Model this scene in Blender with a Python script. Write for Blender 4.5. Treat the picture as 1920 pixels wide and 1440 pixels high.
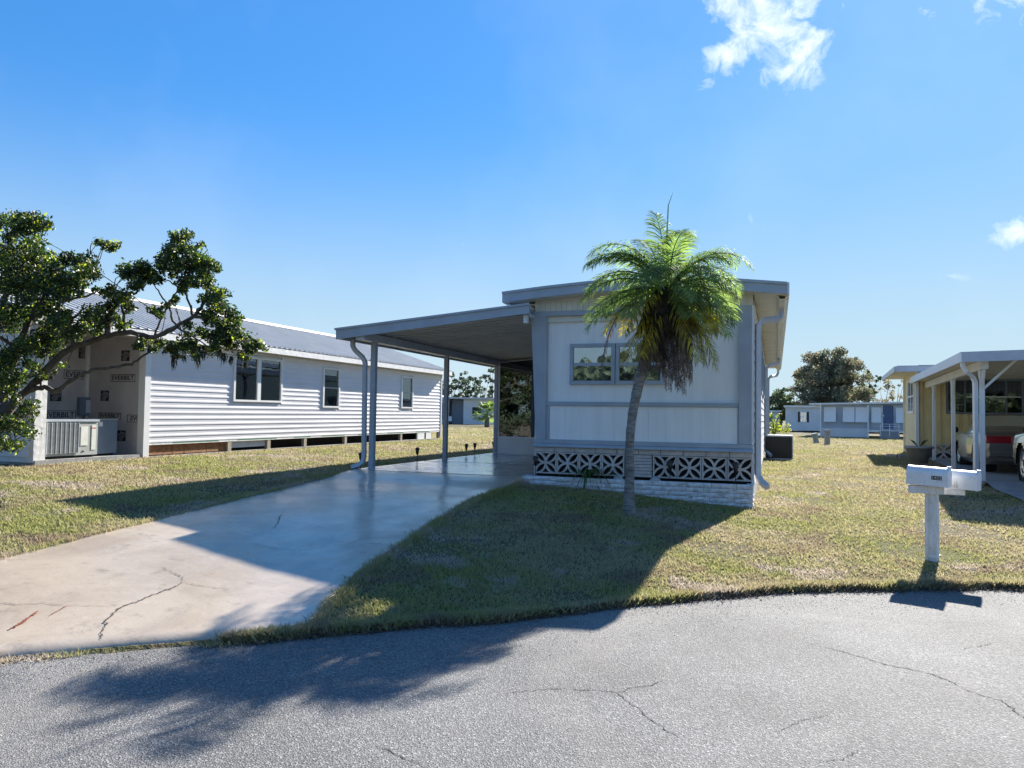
import bpy, bmesh, math, random
import numpy as np
from mathutils import Vector, Matrix
random.seed(7); rng = np.random.default_rng(7)
for o in list(bpy.data.objects): bpy.data.objects.remove(o, do_unlink=True)
SC = bpy.context.scene; COL = SC.collection
R = math.radians
# ------------------------------------------------------------------ camera
EYE = 1.65; FPX = 1442.0
yaw, pitch, roll = R(18.94), R(2.34), R(0.89)
fw = Vector((-math.sin(yaw)*math.cos(pitch), math.cos(yaw)*math.cos(pitch), math.sin(pitch)))
r0 = Vector((math.cos(yaw), math.sin(yaw), 0)); u0 = r0.cross(fw)
rt = math.cos(roll)*r0 + math.sin(roll)*u0; up = -math.sin(roll)*r0 + math.cos(roll)*u0
cam = bpy.data.cameras.new('camera'); camo = bpy.data.objects.new('camera', cam); COL.objects.link(camo)
m = Matrix((rt, up, -fw)).transposed().to_4x4(); m.translation = Vector((0, 0, EYE)); camo.matrix_world = m
cam.sensor_width = 36; cam.lens = 36*FPX/1920; cam.clip_start = .05; cam.clip_end = 3000
SC.camera = camo
SC.render.resolution_x = 1024; SC.render.resolution_y = 768
# ------------------------------------------------------------------ light
SUN_AZ, SUN_EL = R(12.5), R(28.9)       # azimuth measured from +Y towards +X
sd = Vector((math.sin(SUN_AZ)*math.cos(SUN_EL), math.cos(SUN_AZ)*math.cos(SUN_EL), math.sin(SUN_EL)))
sl = bpy.data.lights.new('sun', 'SUN'); sl.energy = 5.0; sl.angle = R(.53); sl.color = (1, .95, .87)
so = bpy.data.objects.new('sun', sl); COL.objects.link(so); so.rotation_euler = sd.to_track_quat('Z', 'Y').to_euler(); so.location = (8, 30, 25)
W = bpy.data.worlds.new('World'); SC.world = W; W.use_nodes = True
nt = W.node_tree; nt.nodes.clear(); N = nt.nodes.new; L = nt.links.new
out = N('ShaderNodeOutputWorld'); bg = N('ShaderNodeBackground'); sky = N('ShaderNodeTexSky')
sky.sky_type = 'NISHITA'; sky.sun_disc = False; sky.sun_elevation = SUN_EL; sky.sun_rotation = SUN_AZ
sky.air_density = 1.0; sky.dust_density = .3; sky.ozone_density = 4; sky.altitude = 0
hs = N('ShaderNodeHueSaturation'); hs.inputs['Saturation'].default_value = 1.05; hs.inputs['Hue'].default_value = .5
# keep the aureole round the sun from burning out: soft highlight roll-off over the whole sky
bw = N('ShaderNodeRGBToBW'); L(sky.outputs[0], bw.inputs[0])
a1_ = N('ShaderNodeMath'); a1_.operation = 'ADD'; a1_.inputs[1].default_value = 3.2; L(bw.outputs[0], a1_.inputs[0])
dv = N('ShaderNodeMath'); dv.operation = 'DIVIDE'; dv.inputs[0].default_value = 5.3; L(a1_.outputs[0], dv.inputs[1])
vs_c = N('ShaderNodeVectorMath'); vs_c.operation = 'SCALE'; L(sky.outputs[0], vs_c.inputs[0]); L(dv.outputs[0], vs_c.inputs['Scale'])
tint = N('ShaderNodeVectorMath'); tint.operation = 'MULTIPLY'; L(vs_c.outputs[0], tint.inputs[0]); tint.inputs[1].default_value = (.32, .54, .69)
L(tint.outputs[0], hs.inputs['Color'])
# clouds: soft noise kept inside a few patches of the sky dome
tc = N('ShaderNodeTexCoord')
def math_(op, a, b=None, clamp=False):
    n = N('ShaderNodeMath'); n.operation = op; n.use_clamp = clamp
    for i, v in enumerate((a, b)):
        if v is None: continue
        if isinstance(v, (int, float)): n.inputs[i].default_value = v
        else: L(v, n.inputs[i])
    return n.outputs[0]
def cray(px, py): return (fw + rt*((px-960)/FPX) - up*((py-720)/FPX)).normalized()
patches = [(1450, 20, .062, 1), (1345, 110, .040, .95), (1400, 75, .035, 1), (1490, 105, .046, 1), (1440, 130, .03, .6), (1330, 160, .016, .7), (1580, 5, .022, .8), (1400, -60, .07, 1), (1560, -80, .06, 1),
           (1830, 8, .035, .6), (1750, 20, .025, .55), (1905, 425, .026, 1.0), (1885, 440, .02, .6), (1425, 412, .018, .45), (875, 443, .010, .6), (1400, 400, .02, .3), (1780, 535, .02, .3), (1960, -120, .12, .8), (1040, 420, .008, .2)]
for (az, el, s, w) in ((150, 35, .16, .8), (185, 25, .2, .9), (230, 40, .18, .8), (205, 55, .14, .7), (100, 30, .16, .7), (265, 22, .15, .6)):  # unseen clouds outside the view, added to brighten the shaded home front
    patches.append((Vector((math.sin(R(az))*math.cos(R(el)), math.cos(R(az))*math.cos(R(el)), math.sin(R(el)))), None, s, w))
acc = None
nrm = N('ShaderNodeVectorMath'); nrm.operation = 'NORMALIZE'; L(tc.outputs['Generated'], nrm.inputs[0])
wn = N('ShaderNodeTexNoise'); wn.inputs['Scale'].default_value = 9; wn.inputs['Detail'].default_value = 5; L(nrm.outputs[0], wn.inputs['Vector'])
wsub = N('ShaderNodeVectorMath'); wsub.operation = 'SUBTRACT'; L(wn.outputs['Color'], wsub.inputs[0]); wsub.inputs[1].default_value = (.5, .5, .5)
wsc = N('ShaderNodeVectorMath'); wsc.operation = 'SCALE'; L(wsub.outputs[0], wsc.inputs[0]); wsc.inputs['Scale'].default_value = .07
wadd = N('ShaderNodeVectorMath'); L(nrm.outputs[0], wadd.inputs[0]); L(wsc.outputs[0], wadd.inputs[1])
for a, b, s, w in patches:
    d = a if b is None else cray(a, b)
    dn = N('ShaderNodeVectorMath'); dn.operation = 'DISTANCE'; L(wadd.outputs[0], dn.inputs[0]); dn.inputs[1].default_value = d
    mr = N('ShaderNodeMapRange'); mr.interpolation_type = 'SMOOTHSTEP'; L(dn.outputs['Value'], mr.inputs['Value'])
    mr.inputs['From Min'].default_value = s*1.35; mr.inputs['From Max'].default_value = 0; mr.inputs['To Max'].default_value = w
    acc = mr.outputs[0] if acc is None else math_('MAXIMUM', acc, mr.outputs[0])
cn = N('ShaderNodeTexNoise'); cn.inputs['Scale'].default_value = 34; cn.inputs['Detail'].default_value = 9; cn.inputs['Roughness'].default_value = .62; cn.inputs['Distortion'].default_value = .4
L(wadd.outputs[0], cn.inputs['Vector'])
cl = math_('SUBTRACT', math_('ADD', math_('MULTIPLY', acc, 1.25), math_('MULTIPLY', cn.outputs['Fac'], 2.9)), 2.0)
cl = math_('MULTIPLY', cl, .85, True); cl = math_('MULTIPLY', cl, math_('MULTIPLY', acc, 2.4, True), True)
# faint cirrus veil
vn = N('ShaderNodeTexNoise'); vn.inputs['Scale'].default_value = 4; vn.inputs['Detail'].default_value = 6; L(nrm.outputs[0], vn.inputs['Vector'])
veil = math_('MULTIPLY', math_('SUBTRACT', vn.outputs['Fac'], .48, True), .25, True)
# pale haze low over the horizon, the same all round
sz = N('ShaderNodeSeparateXYZ'); L(nrm.outputs[0], sz.inputs[0]); hz = N('ShaderNodeMapRange'); hz.interpolation_type = 'SMOOTHERSTEP'; L(sz.outputs[2], hz.inputs['Value']); hz.inputs['From Min'].default_value = .42; hz.inputs['From Max'].default_value = -.06; hz.inputs['To Max'].default_value = .95
hm = N('ShaderNodeMix'); hm.data_type = 'RGBA'; L(hz.outputs[0], hm.inputs[0]); L(hs.outputs[0], hm.inputs[6]); hm.inputs[7].default_value = (2.15, 2.7, 3.05, 1)
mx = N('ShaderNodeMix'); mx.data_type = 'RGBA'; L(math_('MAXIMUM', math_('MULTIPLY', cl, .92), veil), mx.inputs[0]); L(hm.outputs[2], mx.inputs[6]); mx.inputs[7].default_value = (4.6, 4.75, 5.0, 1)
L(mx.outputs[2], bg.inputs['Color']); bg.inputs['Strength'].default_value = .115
L(bg.outputs[0], out.inputs[0])
SC.view_settings.view_transform = 'Standard'; SC.view_settings.look = 'None'; SC.view_settings.gamma = 1; SC.view_settings.use_curve_mapping = False
SC.view_settings.exposure = 1.4
SC.render.engine = 'CYCLES'; SC.cycles.max_bounces = 8; SC.cycles.transparent_max_bounces = 12
# ------------------------------------------------------------------ helpers
ORG = {}                      # root name -> origin subtracted from world coordinates
def tag(o, label=None, cat=None, group=None, kind=None):
    if label: o['label'] = label
    if cat: o['category'] = cat
    if group: o['group'] = group
    if kind: o['kind'] = kind
    return o
def thing(name, label, cat, loc=(0, 0, 0), rz=0, group=None, local=False):
    o = bpy.data.objects.new(name, None); COL.objects.link(o); o.empty_display_size = .2
    o.location = loc; o.rotation_euler = (0, 0, rz)
    ORG[o.name] = Vector((0, 0, 0)) if local else Vector(loc)
    return tag(o, label, cat, group)
def link(name, me, mat=None, parent=None, loc=(0, 0, 0), rot=None, scale=None):
    o = bpy.data.objects.new(name, me); COL.objects.link(o)
    if mat and not me.materials: me.materials.append(mat)
    if parent:
        o.parent = parent
        org = ORG.get(parent.name, Vector((0, 0, 0))); ORG[o.name] = org
        if loc is not None and any(loc): loc = Vector(loc) - org
    if loc is not None: o.location = loc
    if rot: o.rotation_euler = rot
    if scale: o.scale = scale
    return o
class MB:
    def __init__(s): s.v = []; s.f = []; s.sm = []
    def add(s, vs, fs, smooth=False):
        b = len(s.v); s.v += [tuple(v) for v in vs]; s.f += [tuple(b+i for i in f) for f in fs]; s.sm += [smooth]*len(fs); return s
    def box(s, x0, x1, y0, y1, z0, z1):
        return s.add([(x0,y0,z0),(x1,y0,z0),(x1,y1,z0),(x0,y1,z0),(x0,y0,z1),(x1,y0,z1),(x1,y1,z1),(x0,y1,z1)],
                     [(0,3,2,1),(4,5,6,7),(0,1,5,4),(1,2,6,5),(2,3,7,6),(3,0,4,7)])
    def cbox(s, c, size, rz=0, ry=0, rx=0):
        M = Matrix.Rotation(rz, 3, 'Z') @ Matrix.Rotation(ry, 3, 'Y') @ Matrix.Rotation(rx, 3, 'X')
        vs = [Vector(c) + M @ Vector((sx*size[0]/2, sy*size[1]/2, sz*size[2]/2)) for sz in (-1,1) for sx, sy in ((-1,-1),(1,-1),(1,1),(-1,1))]
        return s.add(vs, [(0,3,2,1),(4,5,6,7),(0,1,5,4),(1,2,6,5),(2,3,7,6),(3,0,4,7)])
    def prism(s, pts, axis, a, b):
        # closed polygon pts (2D) extruded along axis
        def P(p, t): return {'x': (t, p[0], p[1]), 'y': (p[0], t, p[1]), 'z': (p[0], p[1], t)}[axis]
        n = len(pts); vs = [P(p, a) for p in pts] + [P(p, b) for p in pts]
        return s.add(vs, [tuple(range(n)), tuple(range(2*n-1, n-1, -1))] + [(i, i+n, (i+1) % n+n, (i+1) % n) for i in range(n)])
    def tube(s, path, rad, n=8, caps=True, squash=None, smooth=True):
        path = [Vector(p) for p in path]; k = len(path)
        if isinstance(rad, (int, float)): rad = [rad]*k
        vs = []; ref = None
        for i, p in enumerate(path):
            t = (path[min(i+1, k-1)] - path[max(i-1, 0)]).normalized()
            if ref is None: ref = Vector((0,0,1)) if abs(t.z) < .9 else Vector((0,1,0))
            a = t.cross(ref).normalized(); b = a.cross(t).normalized(); ref = b
            for j in range(n):
                w = 2*math.pi*(j+.5)/n; r = rad[i]
                vs.append(p + a*(math.cos(w)*r) + b*(math.sin(w)*r))
        fs = [(i*n+j, i*n+(j+1) % n, (i+1)*n+(j+1) % n, (i+1)*n+j) for i in range(k-1) for j in range(n)]
        s.add(vs, fs, smooth)
        if caps: 
            b = len(s.v) - len(vs); s.f += [tuple(b+j for j in reversed(range(n))), tuple(b+(k-1)*n+j for j in range(n))]; s.sm += [False, False]
        return s
    def lathe(s, prof, c=(0,0,0), n=20, axis='z', smooth=True):
        vs = []
        for r, h in prof:
            for j in range(n):
                w = 2*math.pi*j/n; x, y = r*math.cos(w), r*math.sin(w)
                p = {'z': (x, y, h), 'x': (h, x, y), 'y': (x, h, y)}[axis]
                vs.append((c[0]+p[0], c[1]+p[1], c[2]+p[2]))
        k = len(prof); fs = [(i*n+j, i*n+(j+1) % n, (i+1)*n+(j+1) % n, (i+1)*n+j) for i in range(k-1) for j in range(n)]
        return s.add(vs, fs, smooth)
    def mesh(s, name, mat=None, org=None):
        me = bpy.data.meshes.new(name)
        vs = s.v if org is None else [(v[0]-org[0], v[1]-org[1], v[2]-org[2]) for v in s.v]
        me.from_pydata(vs, [], s.f); me.polygons.foreach_set('use_smooth', s.sm)
        if mat: me.materials.append(mat)
        me.update(); return me
    def build(s, name, mat, parent=None, label=None, bev=0, loc=None):
        org = ORG.get(parent.name) if parent else None
        o = link(name, s.mesh(name, mat, org), None, parent, None)
        if loc: o.location = loc
        if label: o['label'] = label
        if bev:
            b = o.modifiers.new('bevel', 'BEVEL'); b.width = bev; b.segments = 2; b.limit_method = 'ANGLE'
        return o
def npmesh(name, V, F, mat):
    me = bpy.data.meshes.new(name); V = np.asarray(V, np.float32); F = np.asarray(F, np.int32); k = F.shape[1]
    me.vertices.add(len(V)); me.vertices.foreach_set('co', V.ravel()); me.loops.add(F.size); me.loops.foreach_set('vertex_index', F.ravel())
    me.polygons.add(len(F)); me.polygons.foreach_set('loop_start', np.arange(0, F.size, k, dtype=np.int32))
    if mat: me.materials.append(mat)
    me.update(calc_edges=True); return me
# ------------------------------------------------------------------ materials
def mat(name, col, rough=.6, metal=0, var=.12, scale=6, bump=0, bscale=60, coat=0, stretch=None, trans=0, spec=.5, col2=None, coat2=None, obj=True, dirt=0):
    M_ = bpy.data.materials.new(name); M_.use_nodes = True; t = M_.node_tree; n = t.nodes; l = t.links.new
    p = n['Principled BSDF']; p.inputs['Roughness'].default_value = rough; p.inputs['Metallic'].default_value = metal
    p.inputs['Specular IOR Level'].default_value = spec; p.inputs['Coat Weight'].default_value = coat; p.inputs['Coat Roughness'].default_value = .05
    g = n.new('ShaderNodeNewGeometry'); mp = n.new('ShaderNodeMapping'); l(g.outputs['Position'], mp.inputs['Vector'])
    if stretch: mp.inputs['Scale'].default_value = stretch
    no = n.new('ShaderNodeTexNoise'); no.inputs['Scale'].default_value = scale; no.inputs['Detail'].default_value = 6; no.inputs['Roughness'].default_value = .6; l(mp.outputs[0], no.inputs['Vector'])
    c2 = col2 or tuple(max(0, c*(1-var*2.2)) for c in col); c1 = col if col2 else tuple(min(1, c*(1+var*.6)) for c in col)
    mr = n.new('ShaderNodeMapRange'); mr.inputs['From Min'].default_value = .32; mr.inputs['From Max'].default_value = .68; l(no.outputs['Fac'], mr.inputs['Value'])
    mx = n.new('ShaderNodeMix'); mx.data_type = 'RGBA'; l(mr.outputs[0], mx.inputs[0]); mx.inputs[6].default_value = (*c1, 1); mx.inputs[7].default_value = (*c2, 1)
    last = mx.outputs[2]
    if dirt:
        n2 = n.new('ShaderNodeTexNoise'); n2.inputs['Scale'].default_value = scale*3.1; n2.inputs['Detail'].default_value = 8; l(mp.outputs[0], n2.inputs['Vector'])
        m2 = n.new('ShaderNodeMapRange'); m2.inputs['From Min'].default_value = .56; m2.inputs['From Max'].default_value = .72; m2.inputs['To Max'].default_value = dirt; l(n2.outputs['Fac'], m2.inputs['Value'])
        mx2 = n.new('ShaderNodeMix'); mx2.data_type = 'RGBA'; l(m2.outputs[0], mx2.inputs[0]); l(last, mx2.inputs[6]); mx2.inputs[7].default_value = (.13, .12, .09, 1); last = mx2.outputs[2]
    l(last, p.inputs['Base Color'])
    if bump:
        bn = n.new('ShaderNodeTexNoise'); bn.inputs['Scale'].default_value = bscale; bn.inputs['Detail'].default_value = 5; l(mp.outputs[0], bn.inputs['Vector'])
        b = n.new('ShaderNodeBump'); b.inputs['Strength'].default_value = bump; b.inputs['Distance'].default_value = .02; l(bn.outputs['Fac'], b.inputs['Height']); l(b.outputs[0], p.inputs['Normal'])
    if trans:
        o = n['Material Output']; tr = n.new('ShaderNodeBsdfTranslucent'); ms = n.new('ShaderNodeMixShader'); ms.inputs[0].default_value = trans
        hsn = n.new('ShaderNodeHueSaturation'); hsn.inputs['Value'].default_value = 3.2; hsn.inputs['Saturation'].default_value = 1.15; l(last, hsn.inputs['Color']); l(hsn.outputs[0], tr.inputs['Color'])
        l(p.outputs[0], ms.inputs[1]); l(tr.outputs[0], ms.inputs[2]); l(ms.outputs[0], o.inputs[0])
    return M_
def glass(name, tint=(.02, .03, .04), refl=.16, see=.35):
    M_ = bpy.data.materials.new(name); M_.use_nodes = True; t = M_.node_tree; n = t.nodes; l = t.links.new; n.remove(n['Principled BSDF'])
    tr = n.new('ShaderNodeBsdfTransparent'); tr.inputs[0].default_value = (see, see*1.04, see*1.06, 1)
    gl = n.new('ShaderNodeBsdfGlossy'); gl.inputs['Roughness'].default_value = .015; gl.inputs['Color'].default_value = (.86, .95, 1, 1)
    fr = n.new('ShaderNodeFresnel'); fr.inputs['IOR'].default_value = 1.5; ad = n.new('ShaderNodeMath'); ad.inputs[1].default_value = refl; ad.use_clamp = True; l(fr.outputs[0], ad.inputs[0])
    g = n.new('ShaderNodeNewGeometry'); no = n.new('ShaderNodeTexNoise'); no.inputs['Scale'].default_value = 3.2; l(g.outputs['Position'], no.inputs['Vector'])
    b = n.new('ShaderNodeBump'); b.inputs['Strength'].default_value = .2; b.inputs['Distance'].default_value = .006; l(no.outputs['Fac'], b.inputs['Height']); l(b.outputs[0], gl.inputs['Normal'])
    ms = n.new('ShaderNodeMixShader'); l(ad.outputs[0], ms.inputs[0]); l(tr.outputs[0], ms.inputs[1]); l(gl.outputs[0], ms.inputs[2]); l(ms.outputs[0], n['Material Output'].inputs[0])
    return M_
M = dict(
    white=mat('white_paint', (.78,.78,.77), .55, var=.04, scale=3, dirt=.12, bump=.06, bscale=30),
    wall=mat('white_wall_paint', (.88,.88,.87), .5, var=.03, scale=2.2, stretch=(3,1,.35), dirt=.05, bump=.08, bscale=40),
    cream_soffit=mat('soffit_paint', (.74,.71,.62), .6, var=.06, scale=2),
    grey=mat('blue_grey_paint', (.38,.43,.49), .5, var=.06, scale=3, bump=.04, bscale=50),
    greyl=mat('pale_grey_metal', (.52,.55,.60), .4, var=.06, scale=4),
    beige=mat('beige_block', (.60,.55,.52), .75, var=.12, scale=9, bump=.2, bscale=70, dirt=.25),
    pan=mat('carport_pan_metal', (.50,.50,.49), .45, var=.08, scale=1.5),
    rock=mat('white_rock_brick', (.74,.75,.77), .75, var=.16, scale=14, bump=.7, bscale=34, dirt=.3),
    soil=mat('dark_soil', (.035,.03,.025), .95, var=.3, scale=20, bump=.6, bscale=60),
    dark=mat('dark_void', (.012,.013,.016), .8, var=.2),
    black=mat('black_metal', (.02,.02,.022), .45, var=.2),
    siding=mat('white_vinyl_siding', (.74,.73,.755), .42, var=.03, scale=1.2, bump=.03, bscale=25),
    vinyl=mat('white_vinyl_trim', (.80,.79,.77), .4, var=.03, scale=3),
    roofm=mat('grey_metal_roofing', (.62,.60,.56), .55, metal=0, var=.06, scale=1.5),
    wood=mat('raw_wood', (.36,.17,.07), .8, var=.3, scale=12, stretch=(1,1,6), bump=.2),
    timber=mat('pale_post_wood', (.42,.36,.27), .8, var=.2, scale=12),
    wrap=mat('house_wrap', (.50,.46,.45), .6, var=.08, scale=2.5, bump=.3, bscale=5),
    wrapw=mat('white_membrane', (.74,.73,.70), .6, var=.06, scale=4, bump=.5, bscale=9),
    green=mat('green_print', (.06,.25,.12), .6, var=.1),
    ink=mat('black_ink', (.012,.012,.014), .5, var=.1),
    foot=mat('grey_footing', (.36,.35,.33), .9, var=.16, scale=7, bump=.4, bscale=50, dirt=.3),
    acbody=mat('ac_grey', (.42,.43,.40), .5, var=.06, scale=4),
    acside=mat('ac_blue_grey', (.16,.20,.25), .5, var=.06, scale=4),
    label=mat('label_paper', (.75,.74,.66), .6, var=.05), red=mat('red_print', (.5,.03,.03), .5, var=.05),
    yellow=mat('yellow_siding', (.72,.58,.28), .55, var=.05, scale=3), creamw=mat('cream_wall', (.72,.62,.38), .6, var=.06, scale=3),
    bark=mat('grey_bark', (.13,.11,.09), .9, var=.3, scale=9, bump=.6, bscale=30),
    palmbark=mat('palm_bark', (.27,.26,.24), .9, var=.28, scale=8, stretch=(1,1,4), bump=.6, bscale=24),
    boots=mat('dark_palm_fibre', (.045,.038,.032), .95, var=.3, scale=20, bump=.6),
    leaf=mat('dark_glossy_leaf', (.038,.07,.018), .5, var=.45, scale=3.5, trans=.22),
    leafy=mat('yellow_green_leaf', (.22,.26,.05), .45, var=.35, scale=4, trans=.4),
    frond=mat('palm_frond_green', (.17,.235,.075), .62, var=.35, scale=5, trans=.42),
    frondy=mat('palm_frond_yellow', (.38,.34,.07), .65, var=.35, scale=6, trans=.45),
    frondd=mat('dead_frond', (.20,.155,.13), .85, var=.35, scale=10, trans=.12),
    oak=mat('far_oak_leaf', (.15,.17,.095), .7, var=.4, scale=.8, trans=.2), oak2=mat('far_brown_leaf', (.30,.24,.16), .7, var=.3, scale=.8, trans=.2),  # oak leaf colour lightened in place of distance haze
    hedge=mat('far_hedge_leaf', (.10,.135,.075), .7, var=.4, scale=.8, trans=.2),
    pine=mat('far_pine_needle', (.07,.10,.06), .7, var=.3, scale=1, trans=.15),
    bluewall=mat('blue_grey_wall', (.42,.49,.58), .6, var=.05, scale=1), bluedoor=mat('blue_door', (.07,.12,.24), .5, var=.05),
    farwhite=mat('far_white_wall', (.66,.68,.70), .6, var=.04, scale=1), trimw=mat('bright_white_trim', (.82,.82,.8), .5, var=.03),
    lampm=mat('solar_lamp_plastic', (.02,.02,.022), .35, var=.1), lampg=mat('frosted_lens', (.45,.47,.5), .3, var=.1),
    mbox=mat('white_mailbox_metal', (.80,.80,.79), .35, var=.03, scale=6, dirt=.22),
    postw=mat('weathered_white_post', (.78,.77,.75), .7, var=.1, scale=5, stretch=(3,3,1), dirt=.35),
    pot=mat('grey_pot', (.42,.42,.42), .8, var=.12, bump=.2), curtain=mat('blind_slat', (.55,.6,.62), .7, var=.08),
    inner=mat('dim_room', (.10,.12,.13), .9, var=.2), card=mat('cardboard', (.45,.33,.18), .8, var=.1),
    carg=mat('champagne_car_paint', (.17,.155,.13), .34, metal=.6, var=.04, coat=.8), cars=mat('dark_green_car_paint', (.12,.14,.12), .25, metal=.6, var=.04, coat=1),
    tyre=mat('tyre_rubber', (.015,.015,.016), .85, var=.2), chrome=mat('chrome', (.75,.76,.78), .12, metal=1, var=.03), tail=mat('tail_lamp_red', (.32,.012,.02), .15, var=.1, coat=1),
    stone=mat('pale_stone', (.5,.5,.5), .85, var=.2, scale=20, bump=.5), moss=mat('hanging_moss', (.06,.065,.055), .9, var=.3), spider=mat('strap_leaf', (.07,.13,.035), .45, var=.4, scale=12, trans=.3),
    pvc=mat('white_pvc', (.7,.7,.68), .4, var=.05), teal=mat('teal_pedestal', (.25,.30,.28), .6, var=.1, dirt=.2),
)
GL_dark = glass('dark_window_glass', refl=.10, see=.35); GL_screen = glass('tinted_vinyl_panel', refl=.16, see=.12); GL_win = glass('clear_window_glass', refl=.22, see=.6); GL_car = glass('car_glass', refl=.10, see=.12)
# ------------------------------------------------------------------ terrain heights
EX = [-400,-60,-14,-10,-8,-6.8,-5.8,-4.77,-3.31,-1.86,-1.14,-.02,1.3,2.25,4,8,14,60,400]
EY = [-60,-14,-2.4,-.2,1.3,2.25,2.98,3.73,4.9,6.06,6.85,7.85,8.55,8.95,9.3,9.45,9.2,9,9]
def edgeY(x):
    x = np.asarray(x, float); return sum(np.interp(x+d, EX, EY) for d in (-.4,-.2,0,.2,.4))/5+.022*np.sin(x*4.1)+.016*np.sin(x*9.7+1)+.011*np.sin(x*23+2)
def smooth(t): t = np.clip(t, 0, 1); return t*t*(3-2*t)
def G(x, y):
    x = np.asarray(x, float); y = np.asarray(y, float); v = y - edgeY(x)
    t = smooth((-x-.35)/3.65); sl_ = .055+.03*t; cap = .47+.07*t + .09*smooth((-x-8.5)/3)
    z = .03 + cap*np.tanh(sl_*np.maximum(v, 0)/cap) + .008*np.sin(x*2.1+y*1.3)*np.sin(y*1.7-x*.6)*smooth(v/2)
    return np.where(v > .02, z-.012, np.where(v > -15.5, -.03, .03+.1*smooth((-v-15.5)/6)))
def RAY(px, py): return fw + rt*((px-960)/FPX) - up*((py-720)/FPX)
def onG(px, py, off=0):
    d = RAY(px, py); z = .3
    for _ in range(60):
        t = (z-EYE)/d.z; z = .6*z+.4*(float(G(d.x*t, d.y*t))+off)
    return Vector((d.x*t, d.y*t, z))
def atY(px, py, Y): d = RAY(px, py); t = Y/d.y; return Vector((d.x*t, Y, EYE+d.z*t))
def atD(px, py, D): d = RAY(px, py); t = D/d.dot(fw); return Vector((0,0,EYE)) + d*t
# ------------------------------------------------------------------ ground, road
def gmat():
    M_ = bpy.data.materials.new('lawn_base'); M_.use_nodes = True; t = M_.node_tree; n = t.nodes; l = t.links.new; p = n['Principled BSDF']; p.inputs['Roughness'].default_value = .95; p.inputs['Specular IOR Level'].default_value = .1
    return M_, n, l, p
def lawn_color(n, l, base=1.0, sat=1):
    g = n.new('ShaderNodeNewGeometry')
    def noi(s, d=4): 
        x = n.new('ShaderNodeTexNoise'); x.inputs['Scale'].default_value = s; x.inputs['Detail'].default_value = d; x.inputs['Roughness'].default_value = .65; l(g.outputs['Position'], x.inputs['Vector']); return x.outputs['Fac']
    def mr(v, a, b): 
        x = n.new('ShaderNodeMapRange'); x.inputs['From Min'].default_value = a; x.inputs['From Max'].default_value = b; l(v, x.inputs['Value']); return x.outputs[0]
    def mix(f, a, b):
        x = n.new('ShaderNodeMix'); x.data_type = 'RGBA'
        l(f, x.inputs[0]) if not isinstance(f, float) else setattr(x.inputs[0], 'default_value', f)
        for i, c in ((6, a), (7, b)):
            if isinstance(c, tuple): x.inputs[i].default_value = (*[k*base for k in c], 1)
            else: l(c, x.inputs[i])
        return x.outputs[2]
    straw = mix(mr(noi(55, 2), .35, .65), (.57, .49, .30), (.37, .31, .17))
    grn = mix(mr(noi(48, 2), .35, .65), (.28, .30, .10), (.42, .40, .155))
    c = mix(mr(noi(.55, 7), .42, .60), straw, grn)
    c = mix(mr(noi(1.3, 8), .52, .62), c, (.36, .285, .18)); c = mix(mr(noi(.9, 8), .55, .62), c, (.52, .44, .34))
    return c
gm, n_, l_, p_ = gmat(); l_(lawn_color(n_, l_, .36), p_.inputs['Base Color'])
g2 = n_.new('ShaderNodeNewGeometry'); bn = n_.new('ShaderNodeTexNoise'); bn.inputs['Scale'].default_value = 22; bn.inputs['Detail'].default_value = 6; l_(g2.outputs['Position'], bn.inputs['Vector']); bb = n_.new('ShaderNodeBump'); bb.inputs['Strength'].default_value = 1; bb.inputs['Distance'].default_value = .06; l_(bn.outputs['Fac'], bb.inputs['Height']); l_(bb.outputs[0], p_.inputs['Normal'])
xs = np.concatenate([[-900,-500,-250,-120,-70,-45,-32,-25], np.arange(-20, 16.1, .25), [18,21,26,34,50,80,130,250,500,900]])
vs = np.concatenate([[-900,-400,-200,-100,-60,-40,-30,-22,-18,-16,-15.5,-10,-4,-.2,-.02,.03,.06], np.arange(.2, 24, .25), np.arange(24, 60, 1.5), [65,75,90,110,140,200,300,500,900,1500]])
XX, VV = np.meshgrid(xs, vs); YY = edgeY(XX)*np.where(np.abs(VV) > 300, 0, 1)+VV
ZZ = np.where(VV > 300, G(XX, edgeY(XX)+30), G(XX, YY))
nx, nv = len(xs), len(vs); ii, jj = np.meshgrid(np.arange(nx-1), np.arange(nv-1)); a = (jj*nx+ii).ravel()
ground = link('ground', npmesh('ground', np.stack([XX, YY, ZZ], -1).reshape(-1, 3), np.stack([a, a+1, a+1+nx, a+nx], -1), gm)); tag(ground, kind='structure')
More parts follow.
